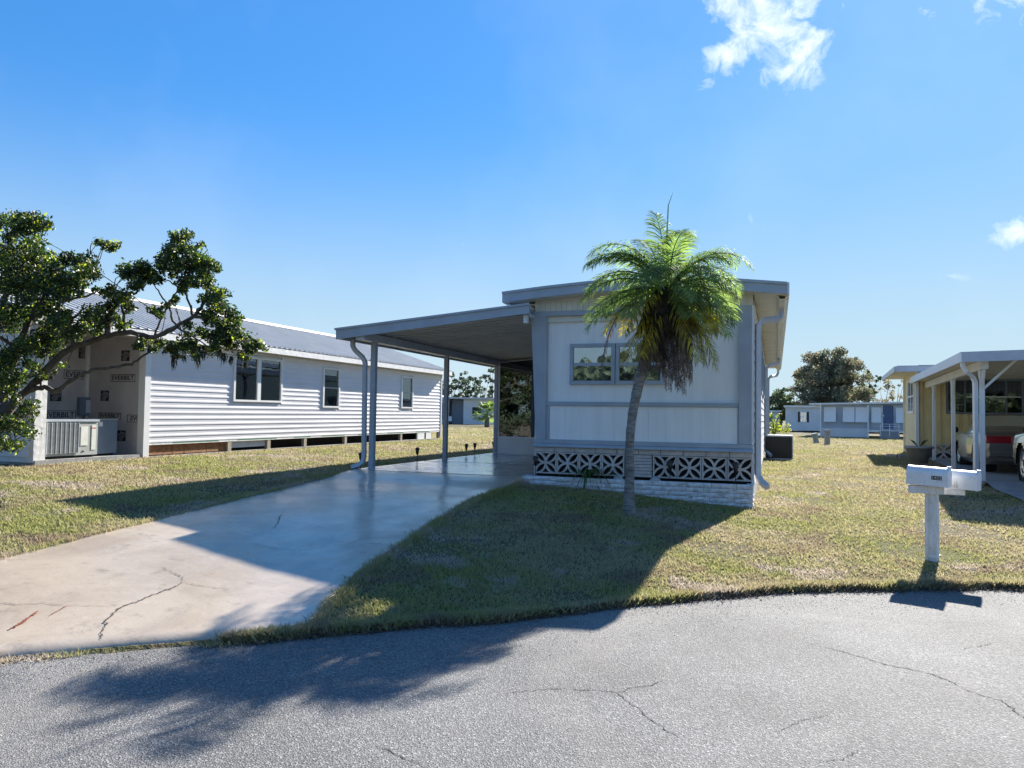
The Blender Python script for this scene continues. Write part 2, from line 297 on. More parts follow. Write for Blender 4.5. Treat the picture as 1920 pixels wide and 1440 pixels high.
# road
def road_mat():
    M_ = bpy.data.materials.new('asphalt'); M_.use_nodes = True; t = M_.node_tree; n = t.nodes; l = t.links.new; p = n['Principled BSDF']; p.inputs['Roughness'].default_value = .82; p.inputs['Specular IOR Level'].default_value = .3
    g = n.new('ShaderNodeNewGeometry')
    vo = n.new('ShaderNodeTexVoronoi'); vo.inputs['Scale'].default_value = 125; l(g.outputs['Position'], vo.inputs['Vector'])
    cr = n.new('ShaderNodeValToRGB'); sp = n.new('ShaderNodeSeparateColor'); l(vo.outputs['Color'], sp.inputs[0]); l(sp.outputs[0], cr.inputs[0])
    e = cr.color_ramp.elements; e[0].position = 0; e[0].color = (.08, .08, .08, 1); e[1].position = 1; e[1].color = (.36, .35, .335, 1)
    for pos, c in ((.25, .12), (.6, .165), (.88, .23)): k = e.new(pos); k.color = (c, c*.97, c*.93, 1)
    no = n.new('ShaderNodeTexNoise'); no.inputs['Scale'].default_value = .9; no.inputs['Detail'].default_value = 7; l(g.outputs['Position'], no.inputs['Vector'])
    mr = n.new('ShaderNodeMapRange'); mr.inputs['From Min'].default_value = .3; mr.inputs['From Max'].default_value = .7; mr.inputs['To Min'].default_value = .78; mr.inputs['To Max'].default_value = 1.2; l(no.outputs['Fac'], mr.inputs['Value'])
    mu = n.new('ShaderNodeVectorMath'); mu.operation = 'SCALE'; l(cr.outputs[0], mu.inputs[0]); l(mr.outputs[0], mu.inputs['Scale']); 
    n3 = n.new('ShaderNodeTexNoise'); n3.inputs['Scale'].default_value = .33; n3.inputs['Detail'].default_value = 9; n3.inputs['Roughness'].default_value = .7; n3.inputs['Distortion'].default_value = 1; l(g.outputs['Position'], n3.inputs['Vector'])
    m3 = n.new('ShaderNodeMapRange'); m3.inputs['From Min'].default_value = .52; m3.inputs['From Max'].default_value = .62; m3.inputs['To Max'].default_value = .32; l(n3.outputs['Fac'], m3.inputs['Value'])
    x3 = n.new('ShaderNodeMix'); x3.data_type = 'RGBA'; l(m3.outputs[0], x3.inputs[0]); l(mu.outputs[0], x3.inputs[6]); x3.inputs[7].default_value = (.30, .27, .235, 1); l(x3.outputs[2], p.inputs['Base Color'])
    b = n.new('ShaderNodeBump'); b.inputs['Strength'].default_value = .75; b.inputs['Distance'].default_value = .006; l(vo.outputs['Distance'], b.inputs['Height']); l(b.outputs[0], p.inputs['Normal'])
    return M_
rx = np.concatenate([[-400,-200,-100,-60,-40,-30], np.arange(-24, 24.1, .25), [30,40,60,100,200,400]]); rv = np.array([-15.6,-12,-8,-4,-1,-.3,.01])
XX, VV = np.meshgrid(rx, rv); jit = np.interp(np.arange(len(rx)), np.arange(len(rx)), rng.normal(0, .03, len(rx))); YY = edgeY(XX)+VV+np.where(VV > -.1, jit, 0)
ii, jj = np.meshgrid(np.arange(len(rx)-1), np.arange(len(rv)-1)); a = (jj*len(rx)+ii).ravel(); nx = len(rx)
road = link('road', npmesh('road', np.stack([XX, YY, np.where(VV > -.1, -.0, 0*VV)], -1).reshape(-1, 3), np.stack([a, a+1, a+1+nx, a+nx], -1), road_mat())); tag(road, kind='structure')
crackm = mat('crack_dark', (.045,.042,.04), .95, var=.2)
def strip(name, pts, w, m_, parent, off, drive=False, jag=.012):
    P = []
    for i in range(len(pts)-1):
        a_, b_ = pts[i], pts[i+1]; k = 7
        for j in range(k): P.append((a_[0]+(b_[0]-a_[0])*j/k, a_[1]+(b_[1]-a_[1])*j/k))
    P.append(pts[-1]); Wd = [onG(x, y, off) if drive else atZ0(x, y, off) for x, y in P]
    mb = MB(); vs_ = []
    for i, q in enumerate(Wd):
        t = (Wd[min(i+1, len(Wd)-1)]-Wd[max(i-1, 0)]); t = Vector((t.y, -t.x, 0)).normalized()
        ww = w*(.35+random.random()*.9)*min(1, .25+min(i, len(Wd)-1-i)*.25); q = q+t*random.uniform(-jag, jag)
        z = q.z if not drive else float(G(q.x, q.y))+off
        vs_ += [(q.x-t.x*ww, q.y-t.y*ww, z), (q.x+t.x*ww, q.y+t.y*ww, z)]
    mb.add(vs_, [(2*i, 2*i+1, 2*i+3, 2*i+2) for i in range(len(Wd)-1)]); return mb.build(name, m_, parent)
def atZ0(px, py, off): d = RAY(px, py); t = (off-EYE)/d.z; return Vector((d.x*t, d.y*t, off))
c2 = lambda L_: [(960+x/2, 860+y/2) for x, y in L_]
for pts, w in ((c2([(1100,690),(1200,712),(1280,735),(1400,770),(1550,800),(1640,830),(1700,865),(1830,905),(1870,930),(1915,970),(1980,1010)]), .0042), (c2([(-30,880),(60,870),(150,860),(240,865),(390,872),(450,920),(560,1005),(640,1050)]), .003),
               (c2([(390,878),(460,855),(520,850),(560,830)]), .004), (c2([(1680,716),(1760,700),(1800,690)]), .003), (c2([(1150,1140),(1250,1120),(1300,1090)]), .003), ([(1455,1370),(1500,1352),(1560,1340)], .003), ([(700,1395),(760,1420),(800,1438)], .003)):
    strip('crack', pts, w, crackm, road, .003)
# driveway
def conc_mat(name, c1, c2_, rgh, gloss):
    M_ = bpy.data.materials.new(name); M_.use_nodes = True; t = M_.node_tree; n = t.nodes; l = t.links.new; p = n['Principled BSDF']
    g = n.new('ShaderNodeNewGeometry'); mp = n.new('ShaderNodeMapping'); l(g.outputs['Position'], mp.inputs[0])
    def noi(s, d=7, r=.65, dis=0):
        x = n.new('ShaderNodeTexNoise'); x.inputs['Scale'].default_value = s; x.inputs['Detail'].default_value = d; x.inputs['Roughness'].default_value = r; x.inputs['Distortion'].default_value = dis; l(mp.outputs[0], x.inputs['Vector']); return x.outputs['Fac']
    def mr(v, a, b, c=0, d=1):
        x = n.new('ShaderNodeMapRange'); x.inputs['From Min'].default_value = a; x.inputs['From Max'].default_value = b; x.inputs['To Min'].default_value = c; x.inputs['To Max'].default_value = d; l(v, x.inputs['Value']); return x.outputs[0]
    def mix(f, a, b):
        x = n.new('ShaderNodeMix'); x.data_type = 'RGBA'; l(f, x.inputs[0])
        for i, c in ((6, a), (7, b)):
            if isinstance(c, tuple): x.inputs[i].default_value = (*c, 1)
            else: l(c, x.inputs[i])
        return x.outputs[2]
    big = noi(1.1, 8, .62, .6)
    c = mix(mr(big, .42, .6), c1, c2_); c = mix(mr(noi(4.5, 8, .7, .3), .55, .72), c, tuple(k*.74 for k in c2_)); c = mix(mr(noi(2.1, 9, .75, 1.2), .6, .66, 0, .55), c, tuple(min(1, k*1.22) for k in c1))
    c = mix(mr(noi(38, 3), .62, .75, 0, .5), c, (.12, .11, .10))
    l(c, p.inputs['Base Color']); l(mr(big, .3, .7, rgh-.08, rgh+.14), p.inputs['Roughness'])
    p.inputs['Coat Weight'].default_value = gloss; l(mr(noi(2.6, 5, .6, .5), .35, .65, .05, .24), p.inputs['Coat Roughness'])
    b = n.new('ShaderNodeBump'); b.inputs['Strength'].default_value = .42; b.inputs['Distance'].default_value = .012; l(noi(5, 6), b.inputs['Height']); l(b.outputs[0], p.inputs['Normal']); l(b.outputs[0], p.inputs['Coat Normal'])
    return M_
concm = conc_mat('driveway_concrete', (.50,.405,.30), (.385,.305,.225), .5, .6)
slabm = conc_mat('painted_slab', (.30,.32,.34), (.24,.26,.28), .3, 1.0)
Rp = [(-2.5,3.15)] ; 
Rpx = [(557,1177),(588,1161),(609,1130),(646,1099),(661,1080),(693,1057),(755,1015),(885,937),(979,898)]
Lpx = [(-700,1330),(-420,1190),(-150,1092),(0,1047),(130,1015),(276,979),(400,948),(521,919),(690,881)]
Rw = [onG(x, y, .03) for x, y in Rpx]; Lw = [onG(x, y, .03) for x, y in Lpx]
bottom = [onG(x, y, .03) for x, y in ((417,1192),(208,1222),(0,1236),(-250,1250),(-500,1285))]
Rw[-1] = Vector((-4.1, 12.65, 0)); Lw[-1] = Vector((-7.42, 12.65, 0))
def resample(P, n):
    P = np.array([(p[0], p[1]) for p in P]); d = np.r_[0, np.cumsum(np.hypot(*np.diff(P, axis=0).T))]; t = np.linspace(0, d[-1], n); return np.stack([np.interp(t, d, P[:, i]) for i in (0, 1)], -1)
# patch between the left edge, the right edge and the mouth along the road
low = resample([Rw[0]]+bottom, 60)           # from the right corner to the left corner along the road
top = resample([Rw[-1], Lw[-1]], 60)
Re = resample(Rw, 90); Le = resample([low[-1]]+[tuple(p)[:2] for p in Lw[1:]], 90)
u = np.linspace(0, 1, 60)[None, :, None]; v = np.linspace(0, 1, 90)[:, None, None]
lowB, topB, RB, LB = low[None], top[None], Re[:, None], Le[:, None]
S = (1-v)*lowB+v*topB+(1-u)*RB+u*LB-((1-u)*(1-v)*low[0]+u*(1-v)*low[-1]+(1-u)*v*top[0]+u*v*top[-1])
def driveZ(x, y): b = smooth((y-11.2)/1.4); return (G(x, y)+.03)*(1-b)+.6*b
Z = driveZ(S[..., 0], S[..., 1]); V_ = np.concatenate([S, Z[..., None]], -1).reshape(-1, 3)
ii, jj = np.meshgrid(np.arange(59), np.arange(89)); a = (jj*60+ii).ravel(); F_ = np.stack([a, a+60, a+61, a+1], -1)
rim = [i for i in range(60)]+[60*k+59 for k in range(1, 90)]+[60*89+i for i in range(58, -1, -1)]+[60*k for k in range(88, 0, -1)]
nb = len(V_); V_ = np.vstack([V_, V_[rim]-[0, 0, .16]]); k = len(rim)
F_ = np.vstack([F_, [[rim[i], rim[(i+1) % k], nb+(i+1) % k, nb+i] for i in range(k)]])
me = npmesh('driveway', V_, F_, concm); drive = link('driveway', me); tag(drive, kind='structure')
me.polygons.foreach_set('use_smooth', [True]*(59*89)+[False]*k)
drive_poly = np.vstack([S[0, :], S[1:, -1], S[-1, ::-1], S[::-1, 0]])
c3 = lambda L_: [(x/1.92, 880+y/1.92) for x, y in L_]
for pts, w in ((c3([(365,612),(362,590),(385,560),(375,545),(405,520),(430,498),(500,472),(560,448),(620,425),(662,405)]), .007), (c3([(662,405),(655,385),(620,370),(580,350)]), .004), (c3([(662,405),(700,415),(780,425),(830,428)]), .003),
               (c3([(0,478),(60,486),(150,480),(240,488),(420,490)]), .003), (c3([(870,262),(920,268),(980,282),(1060,290)]), .003), (c3([(1020,150),(1000,190),(985,210)]), .004), (c3([(-200,560),(-100,600),(-20,640)]), .004)):
    strip('crack', pts, w, crackm, drive, .036, True)
rust = mat('rust_mark', (.26,.07,.035), .8, var=.3, scale=30)
for pts, w in ((c3([(35,575),(80,550),(115,525),(138,508)]), .014), (c3([(180,525),(215,505),(245,487)]), .005)): strip('rust_mark', pts, w, rust, drive, .038, True, .004)
# slab under the carport
slab = MB().box(-7.45, -3.98, 12.654, 31, .4, .604).build('carport_slab', slabm); tag(slab, kind='structure')
for yy in (15.7, 19.0): MB().box(-7.44, -3.99, yy, yy+.02, .6045, .607).build('joint', crackm, slab)
# right-hand driveway of the neighbour
def yel(x, y, z): return Matrix.Translation((4.06, 18.3, .42)) @ Matrix.Rotation(-R(3.6), 4, 'Z') @ Vector((x, y, z))
p0 = [yel(-.05, 10, 0), yel(6, 10, 0), yel(6, -1, 0)]
nd = resample([(4.15,10.2),(4.05,14),(4.0,17.6),tuple(yel(-.06,1,0))[:2],tuple(yel(-.06,10,0))[:2]], 40); nd2 = nd+[5.6, 0]
u = np.linspace(0, 1, 12)[None, :, None]; S2 = nd[:, None]*(1-u)+nd2[:, None]*u; Z = np.maximum(G(S2[..., 0], S2[..., 1])+.02, 0.02); Z = np.where(S2[..., 1] > 17.5, np.maximum(Z, .45), Z)
ii, jj = np.meshgrid(np.arange(11), np.arange(39)); a = (jj*12+ii).ravel()
tag(link('neighbour_driveway', npmesh('neighbour_driveway', np.concatenate([S2, Z[..., None]], -1).reshape(-1, 3), np.stack([a, a+1, a+13, a+12], -1), conc_mat('neighbour_concrete', (.34,.33,.32), (.27,.26,.25), .7, .1))), kind='structure')
# ------------------------------------------------------------------ grass
def inpoly(x, y, P):
    c = np.zeros(len(x), bool); j = len(P)-1
    for i in range(len(P)):
        xi, yi, xj, yj = P[i][0], P[i][1], P[j][0], P[j][1]
        if yi != yj: c ^= ((yi > y) != (yj > y)) & (x < (xj-xi)*(y-yi)/(yj-yi)+xi)
        j = i
    return c
def grass(name, n, rmin, rmax, th0, th1, hgt, wid, mat_, extra=None, blades=3):
    r = np.exp(rng.uniform(math.log(rmin), math.log(rmax), n)); th = rng.uniform(th0, th1, n)
    x = r*np.sin(th); y = r*np.cos(th)
    if extra is not None: x, y = extra; r = np.hypot(x, y); n = len(x)
    v = y-edgeY(x)+.05*np.sin(x*5+np.sin(x*13))
    keep = (v > -.03+rng.uniform(0, .06, n)) & (y < 62)
    # bare, thinned patches
    pn = np.sin(x*1.7+1.3*np.sin(y*1.1))*np.sin(y*1.9+1.1*np.sin(x*.9)); keep &= ~((pn > .62) & (rng.random(n) < .7))
    sh = drive_poly.copy(); keep &= ~inpoly(x, y, sh)
    keep &= ~((x > -7.47) & (x < .0-.3) & (y > 12.58)); keep &= ~((x < -12.7) & (y > 10.3) & (y < 28.7))
    keep &= ~inpoly(x, y, np.vstack([nd, nd2[::-1]])); q = [yel(.1, 10, 0), yel(9, 10, 0), yel(9, 25, 0), yel(.35, 25, 0)]; keep &= ~inpoly(x, y, np.array([(a_.x, a_.y) for a_ in q]))
    x, y, r = x[keep], y[keep], r[keep]; n = len(x); z = G(x, y)-.005
    V = []; sc = 1+r/30
    for b in range(blades):
        a = rng.uniform(0, 2*np.pi, n); ox, oy = rng.normal(0, .018, n)*sc, rng.normal(0, .018, n)*sc; h = hgt*rng.uniform(.35, 1.1, n)*sc; ln = rng.uniform(.2, 1.3, n)*h; w = wid*rng.uniform(.6, 1.3, n)*sc
        da = a+rng.normal(0, .8, n)
        p1 = np.stack([x+ox-np.sin(a)*w, y+oy+np.cos(a)*w, z], -1); p2 = np.stack([x+ox+np.sin(a)*w, y+oy-np.cos(a)*w, z], -1); p3 = np.stack([x+ox+np.cos(da)*ln, y+oy+np.sin(da)*ln, z+h], -1)
        V.append(np.stack([p1, p2, p3], 1))
    V = np.concatenate(V).reshape(-1, 3); F = np.arange(len(V)).reshape(-1, 3)
    o = link(name, npmesh(name, V, F, mat_)); tag(o, 'short dry yellow green lawn grass around the houses', 'grass', kind='stuff'); return o
gmt, n_, l_, p_ = gmat(); gmt.name = 'grass_blade'; cc = lawn_color(n_, l_, 1.0); l_(cc, p_.inputs['Base Color']); p_.inputs['Roughness'].default_value = .6
tr_ = n_.new('ShaderNodeBsdfTranslucent'); ms_ = n_.new('ShaderNodeMixShader'); ms_.inputs[0].default_value = .5; l_(cc, tr_.inputs[0]); l_(p_.outputs[0], ms_.inputs[1]); l_(tr_.outputs[0], ms_.inputs[2]); l_(ms_.outputs[0], n_['Material Output'].inputs[0])
GRASS_N = 285000
gr = grass('grass', GRASS_N, 4.2, 60, R(-60), R(20), .031, .0078, gmt)
# longer runners along the edges of road and driveway
ex, ey = [], []
for P_, k, s in ((Re, 5200, .05), (Le, 5200, .05), (low, 6500, .05)):
    i = rng.integers(0, len(P_)-1, k); f_ = rng.random(k); q = P_[i]*(1-f_[:, None])+P_[i+1]*f_[:, None]+rng.normal(0, s, (k, 2)); ex.append(q[:, 0]); ey.append(q[:, 1])
x_ = rng.uniform(-5.5, 9, 26000); ex.append(x_); ey.append(edgeY(x_)+np.abs(rng.normal(0, .05, len(x_))))
g3 = grass('grass', 10, 4, 60, 0, 1, .062, .0078, gmt, (np.concatenate(ex), np.concatenate(ey)))
g3['label'] = 'longer grass runners along the road and driveway edges'
# dark thatch and soil strip between turf and asphalt
k = 34000; x_ = rng.uniform(-3.6, 10, k); y_ = edgeY(x_)+rng.normal(.0, .05, k)*(1+.6*(x_ > -1)*rng.random(k)*2); a_ = rng.uniform(0, 6.28, k); s_ = rng.uniform(.006, .02, k); z_ = np.where(y_-edgeY(x_) > 0, .03, .0)+rng.uniform(0, .022, k)
c_ = np.stack([x_, y_, z_], -1); d1 = np.stack([np.cos(a_)*s_, np.sin(a_)*s_, rng.normal(0, .006, k)], -1); d2 = np.stack([-np.sin(a_)*s_*.5, np.cos(a_)*s_*.5, rng.normal(0, .006, k)], -1)
V_ = np.stack([c_-d1, c_+d2, c_+d1], 1).reshape(-1, 3); litter = link('leaf_litter', npmesh('leaf_litter', V_, np.arange(len(V_)).reshape(-1, 3), mat('brown_litter', (.19,.135,.085), .9, var=.4, scale=40)))
tag(litter, 'brown dead grass and debris along the asphalt edge', 'debris', kind='stuff')

# loose grit scattered on the asphalt near the turf
k = 9000; x_ = rng.uniform(-6, 10, k); y_ = edgeY(x_)-np.abs(rng.normal(0, .45, k)); a_ = rng.uniform(0, 6.28, k); s_ = rng.uniform(.003, .009, k); z_ = rng.uniform(.003, .008, k); c_ = np.stack([x_, y_, z_], -1)
V_ = np.stack([c_+np.stack([np.cos(a_+q)*s_, np.sin(a_+q)*s_, (rng.random(k)-.3)*.008], -1) for q in (0, 2.1, 4.2)], 1).reshape(-1, 3)
tag(link('road_grit', npmesh('road_grit', V_, np.arange(len(V_)).reshape(-1, 3), mat('grit', (.24,.20,.15), .9, var=.5, scale=50))), 'loose sand grit and bits of dry grass on the asphalt edge', 'grit', kind='stuff')
# ------------------------------------------------------------------ main mobile home
H = thing('mobile_home', 'white mobile home with blue grey trim behind the leaning palm', 'house', (-2.2, 12.9, .3))
XL_, XR_ = -4.0, -.335
def rz_(x): return float(np.interp(x, [-4.55,-3.8,-3.0,-2.1,-1.27,-.58,.17], [3.785,3.855,3.91,3.93,3.905,3.85,3.765]))
def planks(x0, x1, w, z0, z1, y, th, name, m_, parent, curve=False, gap=.006):
    n = max(1, round((x1-x0)/w)); w = (x1-x0)/n; shared = None
    for i in range(n):
        a = x0+i*w+gap/2; b = a+w-gap
        if curve:
            MB().prism([(a, z0), (b, z0), (b, rz_(b)-.17), (a, rz_(a)-.17)], 'y', y+random.uniform(-.002,.002), y+th).build(name, m_, parent)
        else:
            if shared is None:
                mb = MB(); mb.box(-(w-gap)/2, (w-gap)/2, 0, th, 0, z1-z0); shared = mb.mesh(name, m_)
            link(name, shared, None, parent, ((a+b)/2, y+random.uniform(-.0006,.0006), z0))
MB().box(XL_+.02, XR_-.02, 13.06, 31.3, .45, 3.55).build('core_wall', M['white'], H)
planks(-3.80, -.56, .405, 1.905, 3.395, 13.02, .03, 'wall_plank', M['wall'], H, gap=.0012)
planks(-3.74, -.58, .287, 1.245, 1.832, 12.955, .03, 'lower_wall_plank', M['wall'], H, gap=.0015)
planks(-4.03, -.345, .096, 3.486, 0, 12.93, .03, 'gable_plank', M['cream_soffit'], H, True, gap=.004)
MB().box(-4.02, -.345, 12.965, 13.05, 3.30, 3.75).build('gable_backing', M['cream_soffit'], H)
# grey frame
MB().prism([(-4.09,3.43),(-3.975,1.245),(-3.80,1.245),(-3.80,3.41),(-3.93,3.41)], 'y', 12.90, 13.05).build('corner_trim', M['grey'], H, bev=.004)
MB().box(-.56, -.362, 12.90, 13.05, 1.245, 3.484).build('corner_trim', M['grey'], H, bev=.004)
MB().box(-.362, -.335, 12.905, 13.06, .62, 3.484).build('corner_bead', M['white'], H)
MB().box(-4.09, -.56, 12.893, 13.05, 3.402, 3.484).build('header_trim', M['grey'], H, bev=.004)
MB().box(-3.799, -.561, 12.985, 13.019, 3.345, 3.401).build('header_inner_trim', M['grey'], H)
MB().box(-3.799, -.561, 12.925, 13.02, 1.834, 1.903).build('mid_rail', M['grey'], H, bev=.004)
for a, b in ((-3.80,-3.742), (-.578,-.56)): MB().box(a, b, 12.935, 13.02, 1.246, 1.833).build('panel_trim', M['grey'], H)
MB().box(-4.0, -.345, 12.89, 13.03, 1.175, 1.243).build('base_trim', M['grey'], H, bev=.004)
MB().prism([(12.84,1.115),(12.84,1.135),(12.888,1.172),(13.0,1.172),(13.0,1.115)], 'x', -4.0, -.34).build('drip_moulding', M['grey'], H, bev=.003)
# skirting: cap blocks, screen blocks, slats
n = 10; w = (3.66)/n
for i in range(n): MB().box(XL_+.0+i*w+.004, XL_+(i+1)*w-.004, 12.90+random.uniform(-.003,.003), 13.0, 1.030, 1.111).build('cap_block', M['beige'], H, bev=.004)
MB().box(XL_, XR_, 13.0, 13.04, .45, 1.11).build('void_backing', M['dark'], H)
def screen_block():
    W_, H_, D = .390, .372, .09; mb = MB(); t = .022
    mb.box(-W_/2, W_/2, 0, D, 0, t); mb.box(-W_/2, W_/2, 0, D, H_-t, H_); mb.box(-W_/2, -W_/2+t, .001, D-.001, t, H_-t); mb.box(W_/2-t, W_/2, .001, D-.001, t, H_-t)
    cx = [(-W_/2, H_/2, -1, 0), (W_/2, H_/2, 1, 0), (0, 0, 0, -1), (0, H_, 0, 1)]
    for k, (x, z, sx, sz) in enumerate(cx):
        rx_, rz = (W_/2, H_/2); base = math.atan2(-sz, -sx); th = .017; y0, y1 = .002+.001*k, D-.002-.001*k
        pts_o, pts_i = [], []
        for j in range(13):
            a = base+R(-84+168*j/12)
            pts_o.append((x+math.cos(a)*(rx_+th), z+math.sin(a)*(rz+th))); pts_i.append((x+math.cos(a)*(rx_-th), z+math.sin(a)*(rz-th)))
        cl = lambda p: (min(max(p[0], -W_/2+.002), W_/2-.002), min(max(p[1], .002), H_-.002))
        for j in range(12): mb.prism([cl(pts_i[j]), cl(pts_o[j]), cl(pts_o[j+1]), cl(pts_i[j+1])], 'y', y0, y1)
    mb.prism([(-.04,H_/2),(0,H_/2-.04),(.04,H_/2),(0,H_/2+.04)], 'y', .0, D)
    return mb.mesh('screen_block', M['beige'])
sb = screen_block()
for i in range(4): link('screen_block', sb, None, H, (-3.985+.395*(i+.5), 12.90+random.uniform(-.003,.003), .652))
for i in range(4): link('screen_block', sb, None, H, (-1.935+.3985*(i+.5), 12.90+random.uniform(-.003,.003), .652))
for i in range(7): MB().box(-2.39, -1.95, 12.905, 12.99, .655+i*.053, .655+i*.053+.047).build('skirt_slat', M['beige'], H, bev=.003)
# side wall towards the lawn
n = 18
for i in range(n):
    z0 = .60+i*.167
    MB().prism([(XR_, z0), (XR_+.018, z0), (XR_+.004, z0+.166), (XR_, z0+.166)], 'y', 13.07, 31.3).build('side_slat', M['white'], H)
MB().box(XR_-.05, XR_-.0, 13.06, 31.3, .3, .6).build('side_skirt', M['greyl'], H)
MB().box(XL_-.012, XL_+.019, 12.96, 31.3, .6, 3.5).build('carport_side_wall', M['white'], H)
for y0, y1, z0, z1 in ((17.2,18.7,2.2,3.25), (20.5,21.6,2.2,3.2), (24.4,25.8,2.2,3.2)):
    f = MB().box(XR_+.01, XR_+.06, y0, y1, z0, z0+.07).box(XR_+.01, XR_+.06, y0, y1, z1-.07, z1).box(XR_+.01, XR_+.06, y0, y0+.07, z0+.07, z1-.07).box(XR_+.01, XR_+.06, y1-.07, y1, z0+.07, z1-.07).build('window', M['grey'], H)
    MB().box(XR_+.02, XR_+.03, y0+.06, y1-.06, z0+.06, z1-.06).build('pane', GL_dark, f)
    MB().box(XR_+.001, XR_+.004, y0+.06, y1-.06, z0+.06, z1-.06).build('blind', M['inner'], f)
# front window: two units
for x0, x1 in ((-3.395,-2.600), (-2.588,-1.765)):
    y0, y1, z0, z1 = 12.965, 13.045, 2.205, 2.912; fw_ = .065; zm = 2.553
    mb = MB().box(x0, x1, y0, y1, z0, z0+fw_).box(x0, x1, y0, y1, z1-fw_, z1).box(x0, x0+fw_, y0, y1, z0+fw_, z1-fw_).box(x1-fw_, x1, y0, y1, z0+fw_, z1-fw_)
    f = mb.build('window', M['grey'], H, bev=.004)
    MB().box(x0+fw_, x1-fw_, y0+.012, y1, zm-.028, zm+.028).build('mid_rail', M['grey'], f, bev=.003)
    for a, b in ((z0+fw_, zm-.028), (zm+.028, z1-fw_)): MB().box(x0+fw_+.001, x1-fw_-.001, y0+.03, y0+.036, a+.001, b-.001).build('pane', GL_win, f)
    for k in range(15): MB().cbox(((x0+x1)/2, 13.033, zm+.03+k*.018+.01), (x1-x0-2*fw_-.01, .013, .0015), rx=R(-38)).build('blind_slat', M['curtain'], f)
    MB().box(x0+fw_+.05, x0+fw_+.24, 13.038, 13.043, z0+fw_, zm-.03).build('curtain', M['yellow'] if x0 < -3 else M['curtain'], f)
    MB().box(x0+.03, x1-.03, 13.0475, 13.052, z0+.03, z1-.03).build('room_shade', M['inner'], f)
# roof
xsr = np.linspace(-4.53, .17, 25)
poly = [(x, rz_(x)) for x in xsr]+[(x, rz_(x)-.06) for x in xsr[::-1]]
MB().prism(poly, 'y', 12.63, 31.6).build('roof', M['white'], H)
MB().prism([(x, rz_(x)+.012) for x in xsr]+[(x, rz_(x)-.165) for x in xsr[::-1]], 'y', 12.60, 12.628).build('fascia', M['grey'], H)
MB().prism([(x, rz_(x)+.022) for x in xsr]+[(x, rz_(x)-.022) for x in xsr[::-1]], 'y', 12.575, 12.599).build('fascia_lip', M['grey'], H)
MB().box(.165, .20, 12.63, 31.6, 3.60, 3.79).build('side_fascia', M['white'], H)
for i in range(9):
    y0 = 12.74+i*2.09; MB().box(-.33, .163, y0+.004, y0+2.08, 3.632, 3.648).build('soffit_panel', M['cream_soffit'], H)
MB().prism([(.02,3.60),(.05,3.54),(.14,3.54),(.17,3.60),(.155,3.60),(.13,3.555),(.06,3.555),(.035,3.60)], 'y', 12.78, 31.5).build('gutter', M['cream_soffit'], H)
MB().prism([(x, rz_(x)-.15) for x in xsr]+[(x, rz_(x)-.17) for x in xsr[::-1]], 'y', 12.63, 12.928).build('front_soffit', M['cream_soffit'], H)
MB().box(-4.52, -4.02, 12.93, 31.6, 3.60, 3.63).build('soffit_panel', M['cream_soffit'], H)
MB().prism([(-4.56,3.74),(-4.56,3.63),(-4.50,3.60),(-4.42,3.60),(-4.42,3.615),(-4.48,3.62),(-4.54,3.645),(-4.54,3.74)], 'y', 12.73, 31.5).build('gutter', M['greyl'], H)
def rtube(path, w, d):  # rectangular pipe
    return MB().tube(path, math.hypot(w, d)/2, 4, smooth=False)
for y, nm, m_ in ((13.35, 'downspout', M['greyl']), (24.5, 'downspout', M['greyl']), (31.0, 'downspout', M['greyl'])):
    rtube([(.09,y+.5,3.56),(.09,y+.5,3.45),(.05,y+.42,3.36),(-.20,y-.15,3.27),(-.27,y-.2,3.19),(-.275,y-.2,3.0),(-.275,y-.2,.80),(-.265,y-.21,.72),(-.2,y-.28,.63),(-.12,y-.38,.57)], .09, .07).build(nm, m_, H)
# planter wall in front of the home
PW = thing('planter_wall', 'low planter wall of rough white stone bricks along the base of the mobile home', 'planter', (-2.2, 12.65, .3))
bm_ = []
for v in range(5):
    mb = MB(); nx_, nz_ = 5, 3; L0 = .40; vs_ = []
    for j in range(nz_):
        for i in range(nx_): vs_.append(((i/(nx_-1)-.5)*L0, -random.uniform(.0, .016)+(0 if 0 < i < nx_-1 and 0 < j < nz_-1 else .012), (j/(nz_-1))*.066))
    fs_ = [(j*nx_+i, j*nx_+i+1, (j+1)*nx_+i+1, (j+1)*nx_+i) for j in range(nz_-1) for i in range(nx_-1)]
    b = len(vs_); vs_ += [(-L0/2,.1,0),(L0/2,.1,0),(L0/2,.1,.066),(-L0/2,.1,.066)]
    fs_ += [(b+1,b,b+3,b+2)] + [tuple([(nz_-1)*nx_+i for i in range(nx_)])+(b+2,b+3), (b,b+1)+tuple(reversed(range(nx_)))[0:nx_], (0, nx_, 2*nx_, b+3, b), (nx_-1, b+1, b+2, 3*nx_-1, 2*nx_-1)]
    mb.add(vs_, fs_); bm_.append(mb.mesh('brick', M['rock']))
for c in range(6):
    z = .628-.073*(c+1); x = -4.12-(.2 if c % 2 else 0)
    while x < -.36:
        L1 = random.choice((.28,.38,.46,.55)); x1 = min(x+L1, -.335); xa = max(x, -4.12)
        if x1-xa > .05 and z+.066 > float(G((xa+x1)/2, 12.6))-.01:
            link('brick', random.choice(bm_), None, PW, ((xa+x1)/2, 12.60+random.uniform(-.008,.006), z), scale=((x1-xa-.007)/.40, 1, 1))
        x += L1
    for xx, s in ((-.335, 1), (-4.12, -1)):
        if z+.066 > float(G(xx, 12.7))-.01: link('brick', random.choice(bm_), None, PW, (xx+s*.004, 12.775+random.uniform(-.01,.01), z), rot=(0, 0, R(90)*s), scale=(.62, 1, 1))
MB().box(-4.09, -.36, 12.64, 12.885, .2, .60).build('soil', M['soil'], PW)
